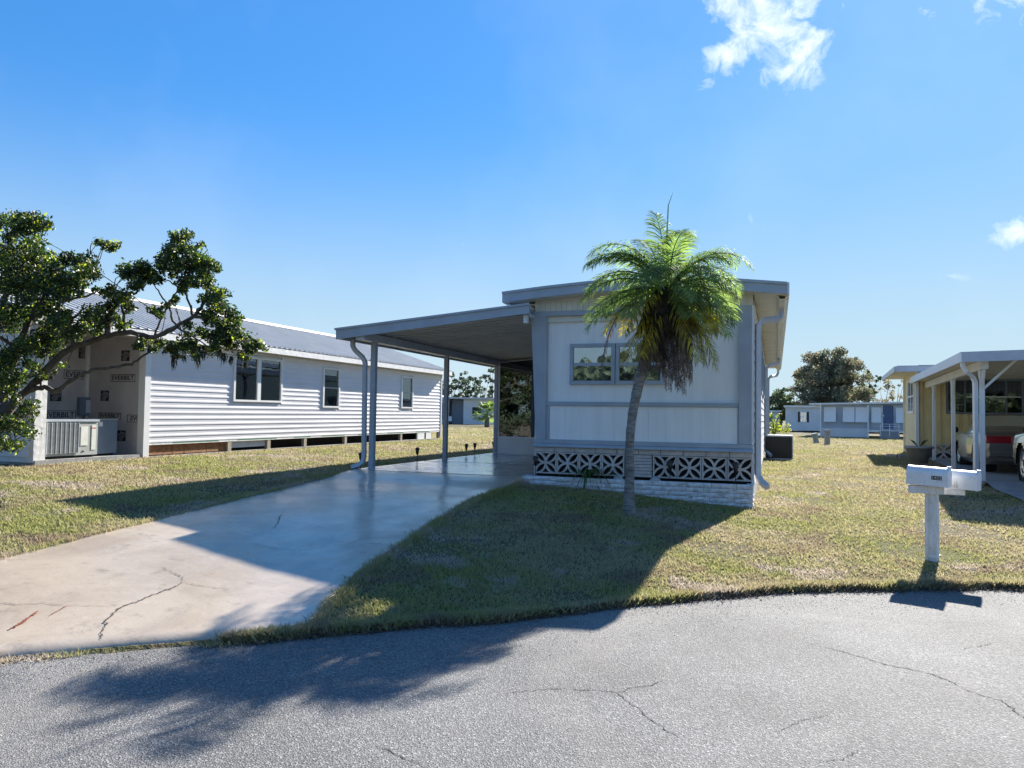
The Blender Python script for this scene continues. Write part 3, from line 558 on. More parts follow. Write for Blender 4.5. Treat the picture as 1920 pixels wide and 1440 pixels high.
MB().box(-4.11, -.345, 12.625, 12.66, .2, .615).build('mortar_bed', M['foot'], PW)
# ------------------------------------------------------------------ carport
CP = thing('carport', 'flat grey metal carport roof on slim posts over the driveway', 'carport', (-7.25, 13, .6))
def cz(x): return 3.13+(x+7.72)*.09
x0, x1 = -7.68, -4.04
ang = math.atan2(cz(x1)-cz(x0), x1-x0)
def pan_mesh():
    p = [(0,0),(.012,-.0),(.02,-.0),(.02,.0),(.285,.0),(.285,-.028),(.295,-.028),(.295,.02),(0,.02)]
    mb = MB(); mb.add([(x, y, z) for x in (0, (x1-x0)/math.cos(ang)) for y, z in ((0,.0),(.262,.0),(.270,-.03),(.288,-.03),(.296,.0),(.296,.018),(0,.018))],
      [(0,1,2,3,4,5,6),(13,12,11,10,9,8,7)]+[(i, i+7, (i+1) % 7+7, (i+1) % 7) for i in range(7)]); return mb.mesh('roof_panel', M['pan'])
pm = pan_mesh()
for i in range(63): link('roof_panel', pm, None, CP, (x0, 12.45+i*.2985, cz(x0)), rot=(0, -ang, 0))
MB().prism([(x0,cz(x0)+.03),(x1,cz(x1)+.03),(x1,cz(x1)+.09),(x0,cz(x0)+.09)], 'y', 12.446, 31.3).build('roof_sheet', M['greyl'], CP)
MB().prism([(-7.73,3.012),(-3.97,3.39),(-3.97,3.55),(-7.73,3.20)], 'y', 12.40, 12.445).build('fascia', M['grey'], CP)
MB().prism([(-7.75,3.18),(-3.96,3.53),(-3.96,3.568),(-7.75,3.218)], 'y', 12.375, 12.399).build('fascia_lip', M['grey'], CP)
MB().box(-7.73, -7.685, 12.446, 31.3, 3.02, 3.215).build('side_fascia', M['grey'], CP)
MB().box(-7.34, -7.16, 12.46, 31.2, 3.0, cz(-7.25)-.032).build('beam', M['greyl'], CP)
MB().box(-4.17, -4.02, 12.62, 31.2, 3.36, 3.42).build('wall_hanger', M['greyl'], CP)
MB().box(-4.10, -4.04, 12.5, 12.6, 3.24, 3.37).build('rafter_end', M['white'], CP)
for y in (13.0, 16.42, 19.82, 23.5):
    o = MB().box(-7.30, -7.20, y-.05, y+.05, .6, 3.0).build('post', M['grey'], CP, bev=.006)
    MB().box(-7.34, -7.16, y-.07, y+.07, .6, .606).build('foot_plate', M['greyl'], o)
rtube([(-7.66,12.9,3.06),(-7.66,12.9,2.93),(-7.63,12.92,2.86),(-7.48,12.96,2.72),(-7.42,12.96,2.62),(-7.42,12.96,2.4),(-7.40,12.96,.80),(-7.42,12.94,.72),(-7.50,12.9,.65),(-7.60,12.84,.62)], .085, .06).build('downspout', M['greyl'], CP)
# ------------------------------------------------------------------ screen room at the back of the carport
SR = thing('screen_room', 'screened porch with dark panels at the back of the carport', 'porch', (-5.6, 19.8, .6))
y = 19.8
def zt(x): return cz(x)-.04
MB().box(-7.199, -4.015, y, y+.05, .606, 1.05).build('kick_panel', M['white'], SR)
MB().box(-7.199, -4.015, y-.012, y-.001, 1.03, 1.075).build('rail', M['trimw'], SR)
MB().box(-7.199, -7.15, y, y+.05, 1.051, 3.08).build('frame_post', M['trimw'], SR)
MB().box(-5.64, -5.58, y, y+.05, 1.051, 3.2).build('frame_post', M['greyl'], SR)
MB().prism([(-7.199,3.08),(-4.015,3.36),(-4.015,3.40),(-7.199,3.11)], 'y', y-.004, y+.05).build('top_rail', M['greyl'], SR)
for a, b in ((-7.149,-5.641), (-5.579,-4.02)): MB().prism([(a,1.052),(b,1.052),(b,3.08+(b+7.199)*.0879),(a,3.08+(a+7.199)*.0879)], 'y', y+.02, y+.026).build('screen_panel', GL_screen, SR)
for k, (a, b) in enumerate(((19.9,23.4),(23.6,27.3),(27.4,31))):
    MB().box(-7.25, -7.20, a, b, .606, 1.05).build('side_kick_panel', M['white'], SR); MB().box(-7.235, -7.229, a, b, 1.051, 2.99).build('screen_panel', GL_screen, SR)
MB().box(-7.25, -4.02, 31.0, 31.05, .606, 3.2).build('back_wall', M['inner'], SR)
cb = MB().box(-7.05, -6.55, 21.0, 21.5, .98, 1.30); tag(cb.build('storage_box', M['card']), 'cardboard coloured box behind the dark porch panel', 'box')
tb = thing('side_table', 'low table inside the screened porch holding the box', 'table', (-6.8, 21.3, .606)); MB().box(-7.12, -6.4, 20.9, 21.7, .94, .978).build('table_top', M['wood'], tb)
for a, b in ((-7.1,20.95),(-6.45,20.95),(-7.1,21.65),(-6.45,21.65)): MB().box(a-.02, a+.02, b-.02, b+.02, .606, .94).build('leg', M['wood'], tb)
# ------------------------------------------------------------------ path lights
def path_light(x, y, z, h, lab, first=[None], grp='small black solar path lights'):
    if first[0] is None:
        t = thing('path_light', lab, 'garden light', (x, y, z), 0, grp, local=True)
        MB().tube([(0,0,-.05),(0,0,.19)], .009, 6).build('stake', M['lampm'], t)
        MB().lathe([(.012,.185),(.03,.19),(.055,.30),(.05,.305),(.03,.21)], n=8).build('lamp_cage', M['lampm'], t)
        MB().lathe([(.0,.20),(.024,.20),(.04,.298),(0,.298)], n=8).build('lens', M['lampg'], t)
        MB().lathe([(0,.345),(.03,.34),(.075,.31),(.07,.303),(0,.303)], n=8).build('cap', M['lampm'], t)
        first[0] = t
    else:
        s = first[0]; t = s.copy(); COL.objects.link(t); t.location = (x, y, z); t['label'] = lab; t['group'] = grp
        for c in s.children: d = c.copy(); COL.objects.link(d); d.parent = t
    t.scale = (.85, .85, h/.345)
for (px, pt, pb), lab in zip(((676,852,884),(782,840,874),(874,835,862),(890,830,858),(925,832,856)), (
    'black solar path light left of the front carport post', 'black solar path light between the two nearer carport posts', 'black solar path light first beyond the second carport post',
    'black solar path light second beyond the second carport post', 'black solar path light nearest to the screened porch')):
    p = onG(px, pb); X0 = -7.56; k = X0/p.x; yy = p.y*k; z0 = float(G(X0, yy)); path_light(X0, yy, z0, .36, lab)
for x, h, lab in ((-3.93,.37,'black solar path light in the planter at its carport end'), (-1.63,.37,'black solar path light in the planter right of the palm'), (-.60,.38,'black solar path light in the planter by the house corner')): path_light(x, 12.76, .59, h, lab)
for (x, s), lab in zip(((-2.47,.085),(-1.86,.09)), ('rounded pale stone in the planter left of the palm trunk', 'rounded pale stone in the planter right of the palm trunk')):
    mb = MB(); mb.lathe([(0,-.02),(s*.9,0),(s,.03),(s*.7,.065),(s*.3,.085),(0,.088)], n=12); o = mb.build('stone', M['stone']); o.location = (x, 12.72, .60); tag(o, lab, 'stone')
# spider plant hanging over the planter wall
sp = thing('spider_plant', 'strap leaved green plant spilling over the white planter wall', 'plant', (-2.98, 12.75, .62), local=True)
for k in range(46):
    a = random.uniform(0, 6.28); ln = random.uniform(.42, .78); e = random.uniform(.5, 1.3); P = []; 
    for j in range(7):
        t = j/6; rr = ln*math.sin(e*.6)*t*1.3+ln*.3*t; zz = ln*(math.sin(e)*t*1.1-1.15*t*t*(1.4-.5*e)); P.append((math.cos(a)*rr, math.sin(a)*rr*.8-.02, max(zz, -.34)))
    mb = MB(); vs_ = []; w = random.uniform(.012,.020)
    for j, p in enumerate(P):
        ww = w*(1-(j/6)**2*.92); vs_ += [(p[0]-math.sin(a)*ww, p[1]+math.cos(a)*ww, p[2]+.004), (p[0]+math.sin(a)*ww, p[1]-math.cos(a)*ww, p[2]+.004)]
    mb.add(vs_, [(2*j, 2*j+1, 2*j+3, 2*j+2) for j in range(6)], True); mb.build('leaf', M['spider'], sp)
# ac unit beside the home
AB = thing('air_conditioner', 'black panelled condenser box with pale metal frame beside the mobile home', 'air conditioner', (.08, 24.6, .5))
MB().box(-.29, .46, 24.25, 24.9, .50, 1.14).build('case', M['black'], AB)
MB().box(-.31, .48, 24.23, 24.92, 1.141, 1.185).build('top_frame', M['greyl'], AB); MB().box(-.31, .48, 24.23, 24.92, .455, .499).build('base_frame', M['greyl'], AB)
MB().box(.461, .49, 24.23, 24.26, .5, 1.14).build('corner_frame', M['greyl'], AB); MB().box(.461, .49, 24.88, 24.92, .5, 1.14).build('corner_frame', M['greyl'], AB)
for i in range(14): MB().box(-.28, .455, 24.235, 24.249, .53+i*.043, .55+i*.043).build('louvre', M['black'], AB)
# ------------------------------------------------------------------ leaves, trees
def leaf_cloud(clusters, n_per, size, mats, name, parent, flat=.75, aspect=.55, hang=0):
    # clusters: (center Vector, radius); leaves are small bent diamonds
    mats = [mats] if not isinstance(mats, list) else mats
    objs = []
    for mi, (m_, share) in enumerate(mats):
        V = []
        for c, r in clusters:
            n = max(3, int(n_per*share*(r/.25)**2)); u_ = rng.normal(size=(n, 3)); u_ /= np.linalg.norm(u_, axis=1)[:, None]; rr = rng.random(n)**.45
            p = np.array(c)+u_*rr[:, None]*np.array([r, r, r*flat])*(1+rng.normal(0, .12, (n, 1)))
            a = rng.normal(size=(n, 3)); a /= np.linalg.norm(a, axis=1)[:, None]; b = rng.normal(size=(n, 3)); b -= a*(a*b).sum(1)[:, None]; b /= np.linalg.norm(b, axis=1)[:, None]
            s = size*rng.uniform(.6, 1.25, (n, 1)); nn = np.cross(a, b)*s*.18
            V.append(np.stack([p-a*s, p+b*s*aspect+nn, p+a*s, p-b*s*aspect+nn], 1))
        V = np.concatenate(V).reshape(-1, 3); F = np.arange(len(V)).reshape(-1, 4)
        org = ORG.get(parent.name, Vector((0,0,0))); me = npmesh(name, V-np.array(org), F, m_); o = link(name, me, None, parent, None); objs.append(o)
    return objs
# --- left yard tree (bending oak-like tree with dark glossy leaves)
D0 = 12.6
T = thing('yard_tree', 'dark leaved yard tree with twisting bare branches bending over the unfinished house', 'tree', tuple(onG(-60, 905)))
def PT(x, y, dd=0): return atD(x, y, D0+dd)
def limb(pts, r0_, r1_, name='branch', dd=0, n=7, par=None):
    P = [PT(x, y, dd+(d[0] if d else 0)) for x, y, *d in pts]; Q = []
    for i in range(len(P)-1):
        a0, a1, a2, a3 = P[max(i-1, 0)], P[i], P[i+1], P[min(i+2, len(P)-1)]
        for j in range(5):
            t = j/5; Q.append(.5*((2*a1)+(a2-a0)*t+(2*a0-5*a1+4*a2-a3)*t*t+(3*a1-a0-3*a2+a3)*t**3)+Vector([random.gauss(0, .008) for _ in range(3)]))
    Q.append(P[-1]); rad = [(r0_+(r1_-r0_)*(i/(len(Q)-1)))*random.uniform(.88, 1.12) for i in range(len(Q))]
    return MB().tube(Q, rad, n).build(name, M['bark'], par or T)
limb([(-60,920),(-40,850),(-5,790),(35,745)], .17, .10, 'trunk')
limb([(35,745),(70,712),(105,672),(140,650),(185,636),(235,622),(290,632),(330,612),(362,594)], .062, .032)
limb([(-5,790),(10,720),(35,650),(55,600),(80,560),(100,520)], .09, .03, dd=.25)
limb([(-20,820),(-25,720),(-10,640),(10,560),(14,500),(20,440)], .09, .02, dd=.4)
limb([(20,760),(50,735),(78,726),(105,732),(130,716),(160,698),(192,690),(240,684),(268,668),(305,640)], .05, .014)
limb([(362,594),(380,572),(388,545),(372,512),(366,480)], .035, .01); limb([(362,594),(352,560),(330,535),(300,520)], .022, .008)
limb([(290,632),(300,600),(312,575),(300,550),(285,530)], .02, .008); limb([(235,622),(232,590),(225,560),(232,540)], .03, .01)
limb([(330,612),(318,580),(325,555),(345,530)], .02, .008); limb([(140,650),(130,610),(150,585)], .04, .015); limb([(200,630),(206,600),(216,572),(240,556),(262,545)], .05, .015); limb([(268,545),(266,512),(262,495)], .016, .008)
limb([(362,594),(400,600),(430,625),(465,640),(490,655)], .03, .008); limb([(330,612),(360,630),(400,655)], .02, .007)
limb([(60,600),(100,570),(160,556),(180,545)], .035, .01, dd=.2); limb([(180,520),(176,495),(170,470),(172,452)], .014, .006); limb([(35,650),(10,640),(-20,620)], .04, .02)
limb([(78,726),(76,700),(90,690)], .02, .01); limb([(20,760),(-10,765),(-30,800)], .05, .02); limb([(55,600),(30,560),(40,500),(70,470)], .03, .01, dd=.3)
cl = [(18,412,22),(45,425,26),(75,422,20),(88,425,12),(20,447,16),(5,480,26),(60,470,32),(95,490,30),(40,510,34),(10,540,30),(75,530,34),(115,520,26),(145,488,24),(165,500,20),(178,508,12),(150,520,22),(120,548,24),
      (185,452,9),(200,462,11),(214,463,9),(222,458,6),(50,575,30),(20,600,24),(90,575,28),(120,590,20),(150,545,16),(175,515,10),(105,610,26),(70,630,26),(135,625,20),(160,610,18),(40,650,22),(10,668,24),(100,645,18),(85,665,14),(60,690,18),(30,715,20),(75,700,12),
      (10,745,20),(45,760,22),(20,790,26),(50,800,18),(8,830,20),(30,835,14),(68,775,8),(-20,700,50),(-30,600,50),(-30,500,50),(-40,420,40),(-30,800,40),(90,708,10),(118,687,8),(40,705,14),
      (170,585,20),(190,600,16),(205,590,18),(185,620,14),(215,555,14),(205,545,10),(180,548,9),(232,560,14),(230,610,14),(245,580,10),
      (232,505,13),(245,515,14),(262,502,14),(280,512,13),(268,525,12),(290,522,12),(252,540,10),(300,500,10),
      (322,470,14),(325,442,10),(338,455,15),(350,440,10),(352,470,16),(365,485,18),(345,495,18),(318,488,14),(302,488,10),(375,460,8),(385,492,14),(398,495,12),(410,503,8),(372,505,16),(355,520,14),(330,505,14),(385,520,12),
      (345,540,10),(370,535,12),(392,535,14),(408,545,12),(402,560,14),(385,560,10),(415,575,14),(395,585,14),(425,595,16),(405,605,16),(380,590,10),(440,612,14),(450,600,8),(430,622,16),(455,632,14),(472,642,14),(486,655,10),(465,655,10),(410,635,16),(385,625,12),
      (395,655,12),(430,648,12),(360,650,12),(340,648,14),(370,668,9),(320,650,12),(330,665,9),(300,645,10),(285,655,8),(270,640,12),(255,652,9),(315,572,8),(330,560,9),(355,640,10),(350,612,9),(300,588,8),(285,580,8),(460,672,7),(448,665,6)]
for a_, b_ in [(cl[i], min((c for c in cl if c is not cl[i]), key=lambda c: (c[0]-cl[i][0])**2+(c[1]-cl[i][1])**2)) for i in range(len(cl))]:
    cl = cl+[((a_[0]+b_[0])/2, (a_[1]+b_[1])/2, min(a_[2], b_[2])*.8)]
cls = []
for x, y, r in cl:
    if x > 200: r *= 1.22
    rr = r*D0/FPX
    for k in range(4): cls.append((PT(x+random.gauss(0, r*.35), y+random.gauss(0, r*.3), random.uniform(-.9, .9) if x < 180 else random.uniform(-.45, .45)), rr*random.uniform(.55, 1.05)))
tw = MB()
for i in range(1, len(cls)):
    c = cls[i][0]; prev = sorted(cls[max(0, i-60):i], key=lambda q: (q[0]-c).length)[0][0]
    if True:
        md = prev.lerp(c, .5)+Vector((random.gauss(0,.03), random.gauss(0,.03), random.gauss(0,.03))); tw.tube([prev, md, c], [.009, .007, .004], 4)
tw.build('twig', M['bark'], T)
leaf_cloud(cls, 300, .031, [(M['leaf'], .85), (M['leafy'], .15)], 'foliage', T, flat=.8)
for x, y, ln in ((325,668,30),(372,665,32),(383,660,18),(345,662,20),(420,662,26),(435,668,20),(412,655,22),(460,678,16),(310,655,12),(96,705,10)):
    mb = MB()
    for k in range(14):
        a = PT(x+random.gauss(0, 2.5), y); h = ln*D0/FPX*random.uniform(.5, 1.05); mb.tube([a, a+Vector((random.gauss(0,.015), random.gauss(0,.02), -h*.5)), a+Vector((random.gauss(0,.02), 0, -h))], [.004,.007,.001], 4)
    mb.build('moss_strand', M['moss'], T)
# --- leaning palm
PB = onG(1181, 962); PY = PB.y; Dp = (PB-Vector((0,0,EYE))).dot(fw)
PALM = thing('palm_tree', 'leaning palm with yellowing fronds and a skirt of dead ones before the white home', 'palm tree', tuple(PB))
tp = [(1181,972,.105),(1180,950,.082),(1180,915,.070),(1181,880,.064),(1180,845,.062),(1182,810,.062),(1186,775,.065),(1193,740,.070),(1201,705,.078),(1210,675,.085),(1219,648,.095),(1228,620,.105)]
P = [atD(x, y, Dp) for x, y, r in tp]; Q, rad = [], []
for i in range(len(P)-1):
    for j in range(6): t = j/6; Q.append(P[i].lerp(P[i+1], t)); rad.append((tp[i][2]*(1-t)+tp[i+1][2]*t)*(1.05 if j == 0 else random.uniform(.96, 1.0)))
Q.append(P[-1]); rad.append(.1); MB().tube(Q, rad, 14).build('trunk', M['palmbark'], PALM)
bt = [(1226,640,.11),(1234,610,.24),(1240,585,.26),(1246,560,.20),(1250,540,.12)]
MB().tube([atD(x, y, Dp) for x, y, r in bt], [r for *_, r in bt], 12).build('fibre_head', M['boots'], PALM)
mb = MB()
for k in range(60):   # old leaf bases
    t = random.random(); i = min(3, int(t*4)); a0 = atD(bt[i][0], bt[i][1], Dp); w = random.uniform(0, 6.28); r = bt[i][2]*.85
    b_ = a0+Vector((math.cos(w)*r, math.sin(w)*r, random.uniform(-.05,.1))); mb.tube([b_, b_+Vector((math.cos(w)*.07, math.sin(w)*.07, -.12)), b_+Vector((math.cos(w)*.10, math.sin(w)*.10, -.26))], [.03,.022,.008], 4)
mb.build('leaf_base', M['boots'], PALM)
DK = .58
def frond(base, az, el, ln, droop, m_, leaflet=.26, dens=46, hang=.5, name='frond', curl=0, width=.0075):
    mb = MB(); P = []; k = 16; d = Vector((math.cos(az)*math.cos(el), math.sin(az)*math.cos(el), math.sin(el))); p = Vector(base); st = ln/k
    for i in range(k+1):
        P.append(p.copy()); p = p+d*st; d = (d+Vector((0,0,-1))*droop*DK/k*(1+1.6*i/k)+Vector((-math.sin(az), math.cos(az), 0))*curl/k).normalized()
    mb.tube(P, [.019*(1-i/k*.85) for i in range(k+1)], 4); vs, fs = [], []
    for i in range(dens):
        t = .14+.86*i/dens; q = t*k; a = int(q); f_ = q-a; c = P[a].lerp(P[min(a+1, k)], f_); tg = (P[min(a+1, k)]-P[a]).normalized() if a < k else (P[k]-P[k-1]).normalized()
        side = tg.cross(Vector((0,0,1))); side = side.normalized() if side.length > .05 else Vector((-math.sin(az), math.cos(az), 0))
        upv = side.cross(tg).normalized(); L_ = leaflet*(.35+1.0*math.sin(math.pi*min(1, .12+t*.86))**.8)*random.uniform(.85,1.1)
        for s in (-1, 1):
            if random.random() < .05: continue
            dr = (side*s*random.uniform(.75,1)+tg*random.uniform(.45,.8)+upv*random.uniform(-.25,.3)).normalized(); w = width*random.uniform(.8,1.2)
            m1 = c+dr*L_*.45; dr2 = (dr+Vector((0,0,-1))*hang*random.uniform(.7,1.5)).normalized(); m2 = m1+dr2*L_*.35; dr3 = (dr2+Vector((0,0,-1))*hang*1.6).normalized(); e_ = m2+dr3*L_*.28
            wv = tg.cross(dr).cross(dr).normalized()*w
            b = len(vs); vs += [c-wv*.5, c+wv*.5, m1-wv, m1+wv, m2-wv*.7, m2+wv*.7, e_]; fs += [(b, b+1, b+3, b+2), (b+2, b+3, b+5, b+4), (b+4, b+5, b+6)]
    mb.add(vs, fs); return mb.build(name, m_, PALM)
CR = atD(1252, 545, Dp)
# (azimuth in camera sense: 0 = right, 90 = away) elevation, length, droop
ang0 = math.atan2(rt.y, rt.x)
fr_ = [(180,64,1.65,2.5),(170,56,1.7,2.3),(10,62,1.75,2.5),(-15,56,1.75,2.3),(200,54,1.6,2.3),(178,48,1.5,1.7),(160,36,1.55,1.7),(195,24,1.5,1.6),(172,10,1.5,1.4),(205,6,1.45,1.4),(150,3,1.5,1.4),(185,-10,1.35,1.4),(215,-18,1.25,1.4),(168,40,1.4,2.0),(188,58,1.3,2.0),
       (95,80,1.35,.9),(50,76,1.45,1.5),(125,70,1.4,1.7),(-90,72,1.3,2.2),(20,50,1.4,2.0),(0,38,1.5,2.0),(-20,28,1.45,1.8),(10,18,1.5,1.7),(-8,5,1.45,1.6),(15,-5,1.5,1.5),(-25,-2,1.35,1.7),(5,-15,1.25,1.4),(30,33,1.4,1.9),(-12,58,1.3,2.0),
       (-60,46,1.3,2.4),(-110,44,1.3,2.5),(-85,20,1.25,2.0),(-130,35,1.3,2.1),(-45,18,1.3,2.0),(-140,5,1.3,1.7),(80,45,1.4,2.0),(110,30,1.4,1.9),(60,15,1.4,1.8),(135,20,1.4,1.8),(-70,-5,1.1,1.6),(-40,-20,1.2,1.5),(40,-5,1.3,1.6)]
for i, (az, el, ln, dr) in enumerate(fr_):
    yel_ = el < -6
    b = CR+Vector((math.cos(ang0+R(az))*.07, math.sin(ang0+R(az))*.07, .06*el/60))
    frond(b, ang0+R(az)+random.gauss(0,.05), R(el), ln*random.uniform(.94,1.04)*(.84 if 90 < az % 360 < 270 else .74), dr, M['frondy'] if yel_ else M['frond'], hang=.35, curl=random.uniform(-.3,.3), dens=60)
for az, el, ln, dr in ((200,-32,1.15,1.6),(215,-45,1.0,1.2),(-30,-30,1.15,1.5),(-55,-42,1.1,1.2),(0,-32,1.25,1.7)):
    frond(CR+Vector((0,0,-.12)), ang0+R(az), R(el), ln, dr, M['frondy'], hang=.7, dens=44)
frond(CR+Vector((0,0,-.05)), ang0+R(196), R(4), 1.75, 3.6, M['frondd'], leaflet=.10, hang=1.8, name='dead_frond')
frond(CR+Vector((0,0,-.1)), ang0+R(-12), R(-30), 1.1, 2.6, M['frondd'], leaflet=.3, hang=.9, name='dead_frond')
for k in range(13):
    x = 1236+k*4.4+random.gauss(0, 2); b = atD(x, 585+random.uniform(-15,15), Dp+random.uniform(-.22,.12)); frond(b, ang0+R(random.uniform(-80,20)), R(-87), random.uniform(.85,1.25), .1, M['frondd'], leaflet=.15, hang=2.6, name='dead_frond', dens=40)
for x in (1216, 1222, 1232): frond(atD(x, 600, Dp-.15), ang0+R(200), R(-80), .75, .5, M['frondd'], leaflet=.16, hang=2.6, name='dead_frond', dens=30)
# spear leaf on top
MB().tube([atD(1252, 540, Dp), atD(1250, 450, Dp), atD(1253, 385, Dp), atD(1262, 360, Dp)], [.03,.014,.007,.002], 5).build('spear_leaf', M['frond'], PALM)
# ------------------------------------------------------------------ unfinished house on the left
LH = thing('unfinished_house', 'long white vinyl sided house with metal roof on piers and exposed house wrap', 'house', (-12.8, 13.0, .55), 0)
X0 = -12.8; yN, yF = 10.45, 28.5; zb, ztp = .94, 3.24
MB().box(-19.0, X0-.03, 13.2, yF, .93, 3.3).build('core_wall', M['vinyl'], LH)
MB().box(-19.0, -14.45, yN+.02, 13.2, .7, 3.3).build('core_wall', M['vinyl'], LH)
wins = [(15.86, 17.86, 1.88, 3.04), (19.86, 20.8, 1.77, 2.97), (24.95, 25.9, 1.80, 2.96)]
hh = (ztp-zb)/18
for i in range(18):
    z0 = zb+i*hh; z1 = z0+hh; segs = [(13.18, yF-.06)]
    for a, b, c, d in wins:
        if z1 > c+.01 and z0 < d-.01: segs = [s for g in segs for s in ((g[0], min(g[1], a)), (max(g[0], b), g[1])) if s[1]-s[0] > .02]
    for a, b in segs:
        MB().add([(X0-.03,a,z0),(X0+.016,a,z0),(X0+.014,a,z0+hh*.28),(X0+.001,a,z0+hh*.36),(X0+.006,a,z1),(X0-.03,a,z1)]+[(X0-.03,b,z0),(X0+.016,b,z0),(X0+.014,b,z0+hh*.28),(X0+.001,b,z0+hh*.36),(X0+.006,b,z1),(X0-.03,b,z1)],
                 [(0,1,2,3,4,5),(11,10,9,8,7,6)]+[(k, k+6, (k+1) % 6+6, (k+1) % 6) for k in range(6)]).build('siding_slat', M['siding'], LH)
MB().box(X0-.03, X0+.03, yF-.06, yF+.03, .72, ztp).build('corner_trim', M['vinyl'], LH)
MB().box(X0-.14, X0+.035, 13.02, 13.18, .50, ztp).build('corner_trim', M['vinyl'], LH)
def win_l(a, b, c, d, units):
    f = MB().box(X0-.02, X0+.045, a, b, c, c+.05).box(X0-.02, X0+.045, a, b, d-.05, d).box(X0-.02, X0+.045, a, a+.07, c+.05, d-.05).box(X0-.02, X0+.045, b-.07, b, c+.05, d-.05).build('window', M['vinyl'], LH)
    w = (b-a)/units; zm = (c+d)/2
    for u_ in range(units):
        if u_: MB().box(X0-.02, X0+.04, a+u_*w-.07, a+u_*w+.07, c+.05, d-.05).build('mullion', M['vinyl'], f)
        MB().box(X0-.005, X0+.0, a+u_*w+.071, a+(u_+1)*w-.071, c+.05, d-.05).build('pane', GL_dark, f)
        if units == 1: MB().box(X0-.0, X0+.02, a+.07, b-.07, zm-.015, zm+.015).build('mid_rail', M['acbody'], f)
        MB().box(X0-.029, X0-.026, a+u_*w+.071, a+(u_+1)*w-.071, c+.05, c+.05+(d-c)*.30).build('curtain', M['inner'] if units == 2 else M['pan'], f)
        MB().box(X0-.0297, X0-.0295, a+u_*w+.06, a+(u_+1)*w-.06, c+.04, d-.04).build('room_shade', M['dark'], f)
for (a, b, c, d), n in zip(wins, (2, 1, 1)): win_l(a, b, c, d, n)
# roof: right slope towards the lawn, white ridge cap
xr_, zr_ = -16.0, 4.50; xe, ze = X0+.35, 3.33
th = math.atan2(zr_-ze, xe-xr_)
for k, (y0) in enumerate(np.arange(yN-.3, yF+.25, .915)):
    y1 = min(y0+.913, yF+.28); mb = MB(); pr_ = [(y0, 0)]
    for r_ in np.arange(y0, y1-.1, .2285): pr_ += [(r_+.02, 0), (r_+.035, .028), (r_+.065, .028), (r_+.08, 0)]
    pr_ += [(y1, 0)]; n = len(pr_)
    mb.add([(xr_, y, zr_+h) for y, h in pr_]+[(xe, y, ze+h) for y, h in pr_], [(i, i+n, i+n+1, i+1) for i in range(n-1)]); mb.build('roof_panel', M['roofm'], LH)
MB().add([(xr_, yN-.3, zr_-.02),(xr_, yF+.28, zr_-.02),(xe-.01, yF+.28, ze-.02),(xe-.01, yN-.3, ze-.02),(xr_-3.5, yF+.28, ze-.02),(xr_-3.5, yN-.3, ze-.02)], [(0,3,2,1),(0,1,4,5)]).build('roof_deck', M['roofm'], LH)
MB().prism([(xr_-.18,zr_-.03),(xr_,zr_+.05),(xr_+.18,zr_-.02),(xr_+.17,zr_+.012),(xr_,zr_+.085),(xr_-.18,zr_+.0)], 'y', yN-.32, yF+.3).build('ridge_cap', M['trimw'], LH)
MB().box(xe-.03, xe, yN-.3, yF+.28, ze-.17, ze-.025).build('fascia', M['wrapw'], LH); MB().box(X0, xe-.03, yN-.3, yF+.28, ze-.14, ze-.10).build('soffit', M['vinyl'], LH)
for y0, y1 in ((yF, yF+.02), (yN, yN+.02)): MB().prism([(X0-.0,3.2),(X0,3.26),(xr_,zr_-.05),(-19,3.26),(-19,3.2)], 'y', y0, y1).build('gable', M['vinyl'], LH)
# lowest strip, exposed boards, piers
MB().box(X0-.02, X0+.008, 13.2, yF-.07, zb-.055, zb-.002).build('membrane_strip', M['wrapw'], LH)
for a, b in ((13.9,15.4),(16.1,17.7),(18.5,19.3),(19.9,21.2),(22.0,23.2),(24,25.2),(26.2,27.4)): MB().box(X0+.0085, X0+.011, a, b, zb-.03, zb-.004).build('green_print', M['green'], LH)
for a, b in ((13.2,13.95),(13.97,14.32),(14.34,15.05),(15.07,15.5),(15.52,15.82)): MB().box(X0-.09, X0-.06, a, b, .66, zb-.06).build('board', M['wood'], LH)
MB().box(X0-.10, X0-.06, 15.84, 17.3, .72, zb-.06).build('panel', M['greyl'], LH)
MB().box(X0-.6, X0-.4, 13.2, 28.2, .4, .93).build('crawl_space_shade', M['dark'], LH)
for y in (15.75,17.32,19.0,21.2,22.4,25.0,27.0,28.3): MB().box(X0-.09, X0+.0, y, y+.13, .5, zb-.06).build('pier', M['timber'], LH)
MB().box(X0-.06, X0+.0, 26.4, 27.6, .6, zb-.06).build('panel', M['trimw'], LH)
MB().box(X0-.10, X0+.02, 12.9, 28.3, .45, .64).build('footing', M['foot'], LH)
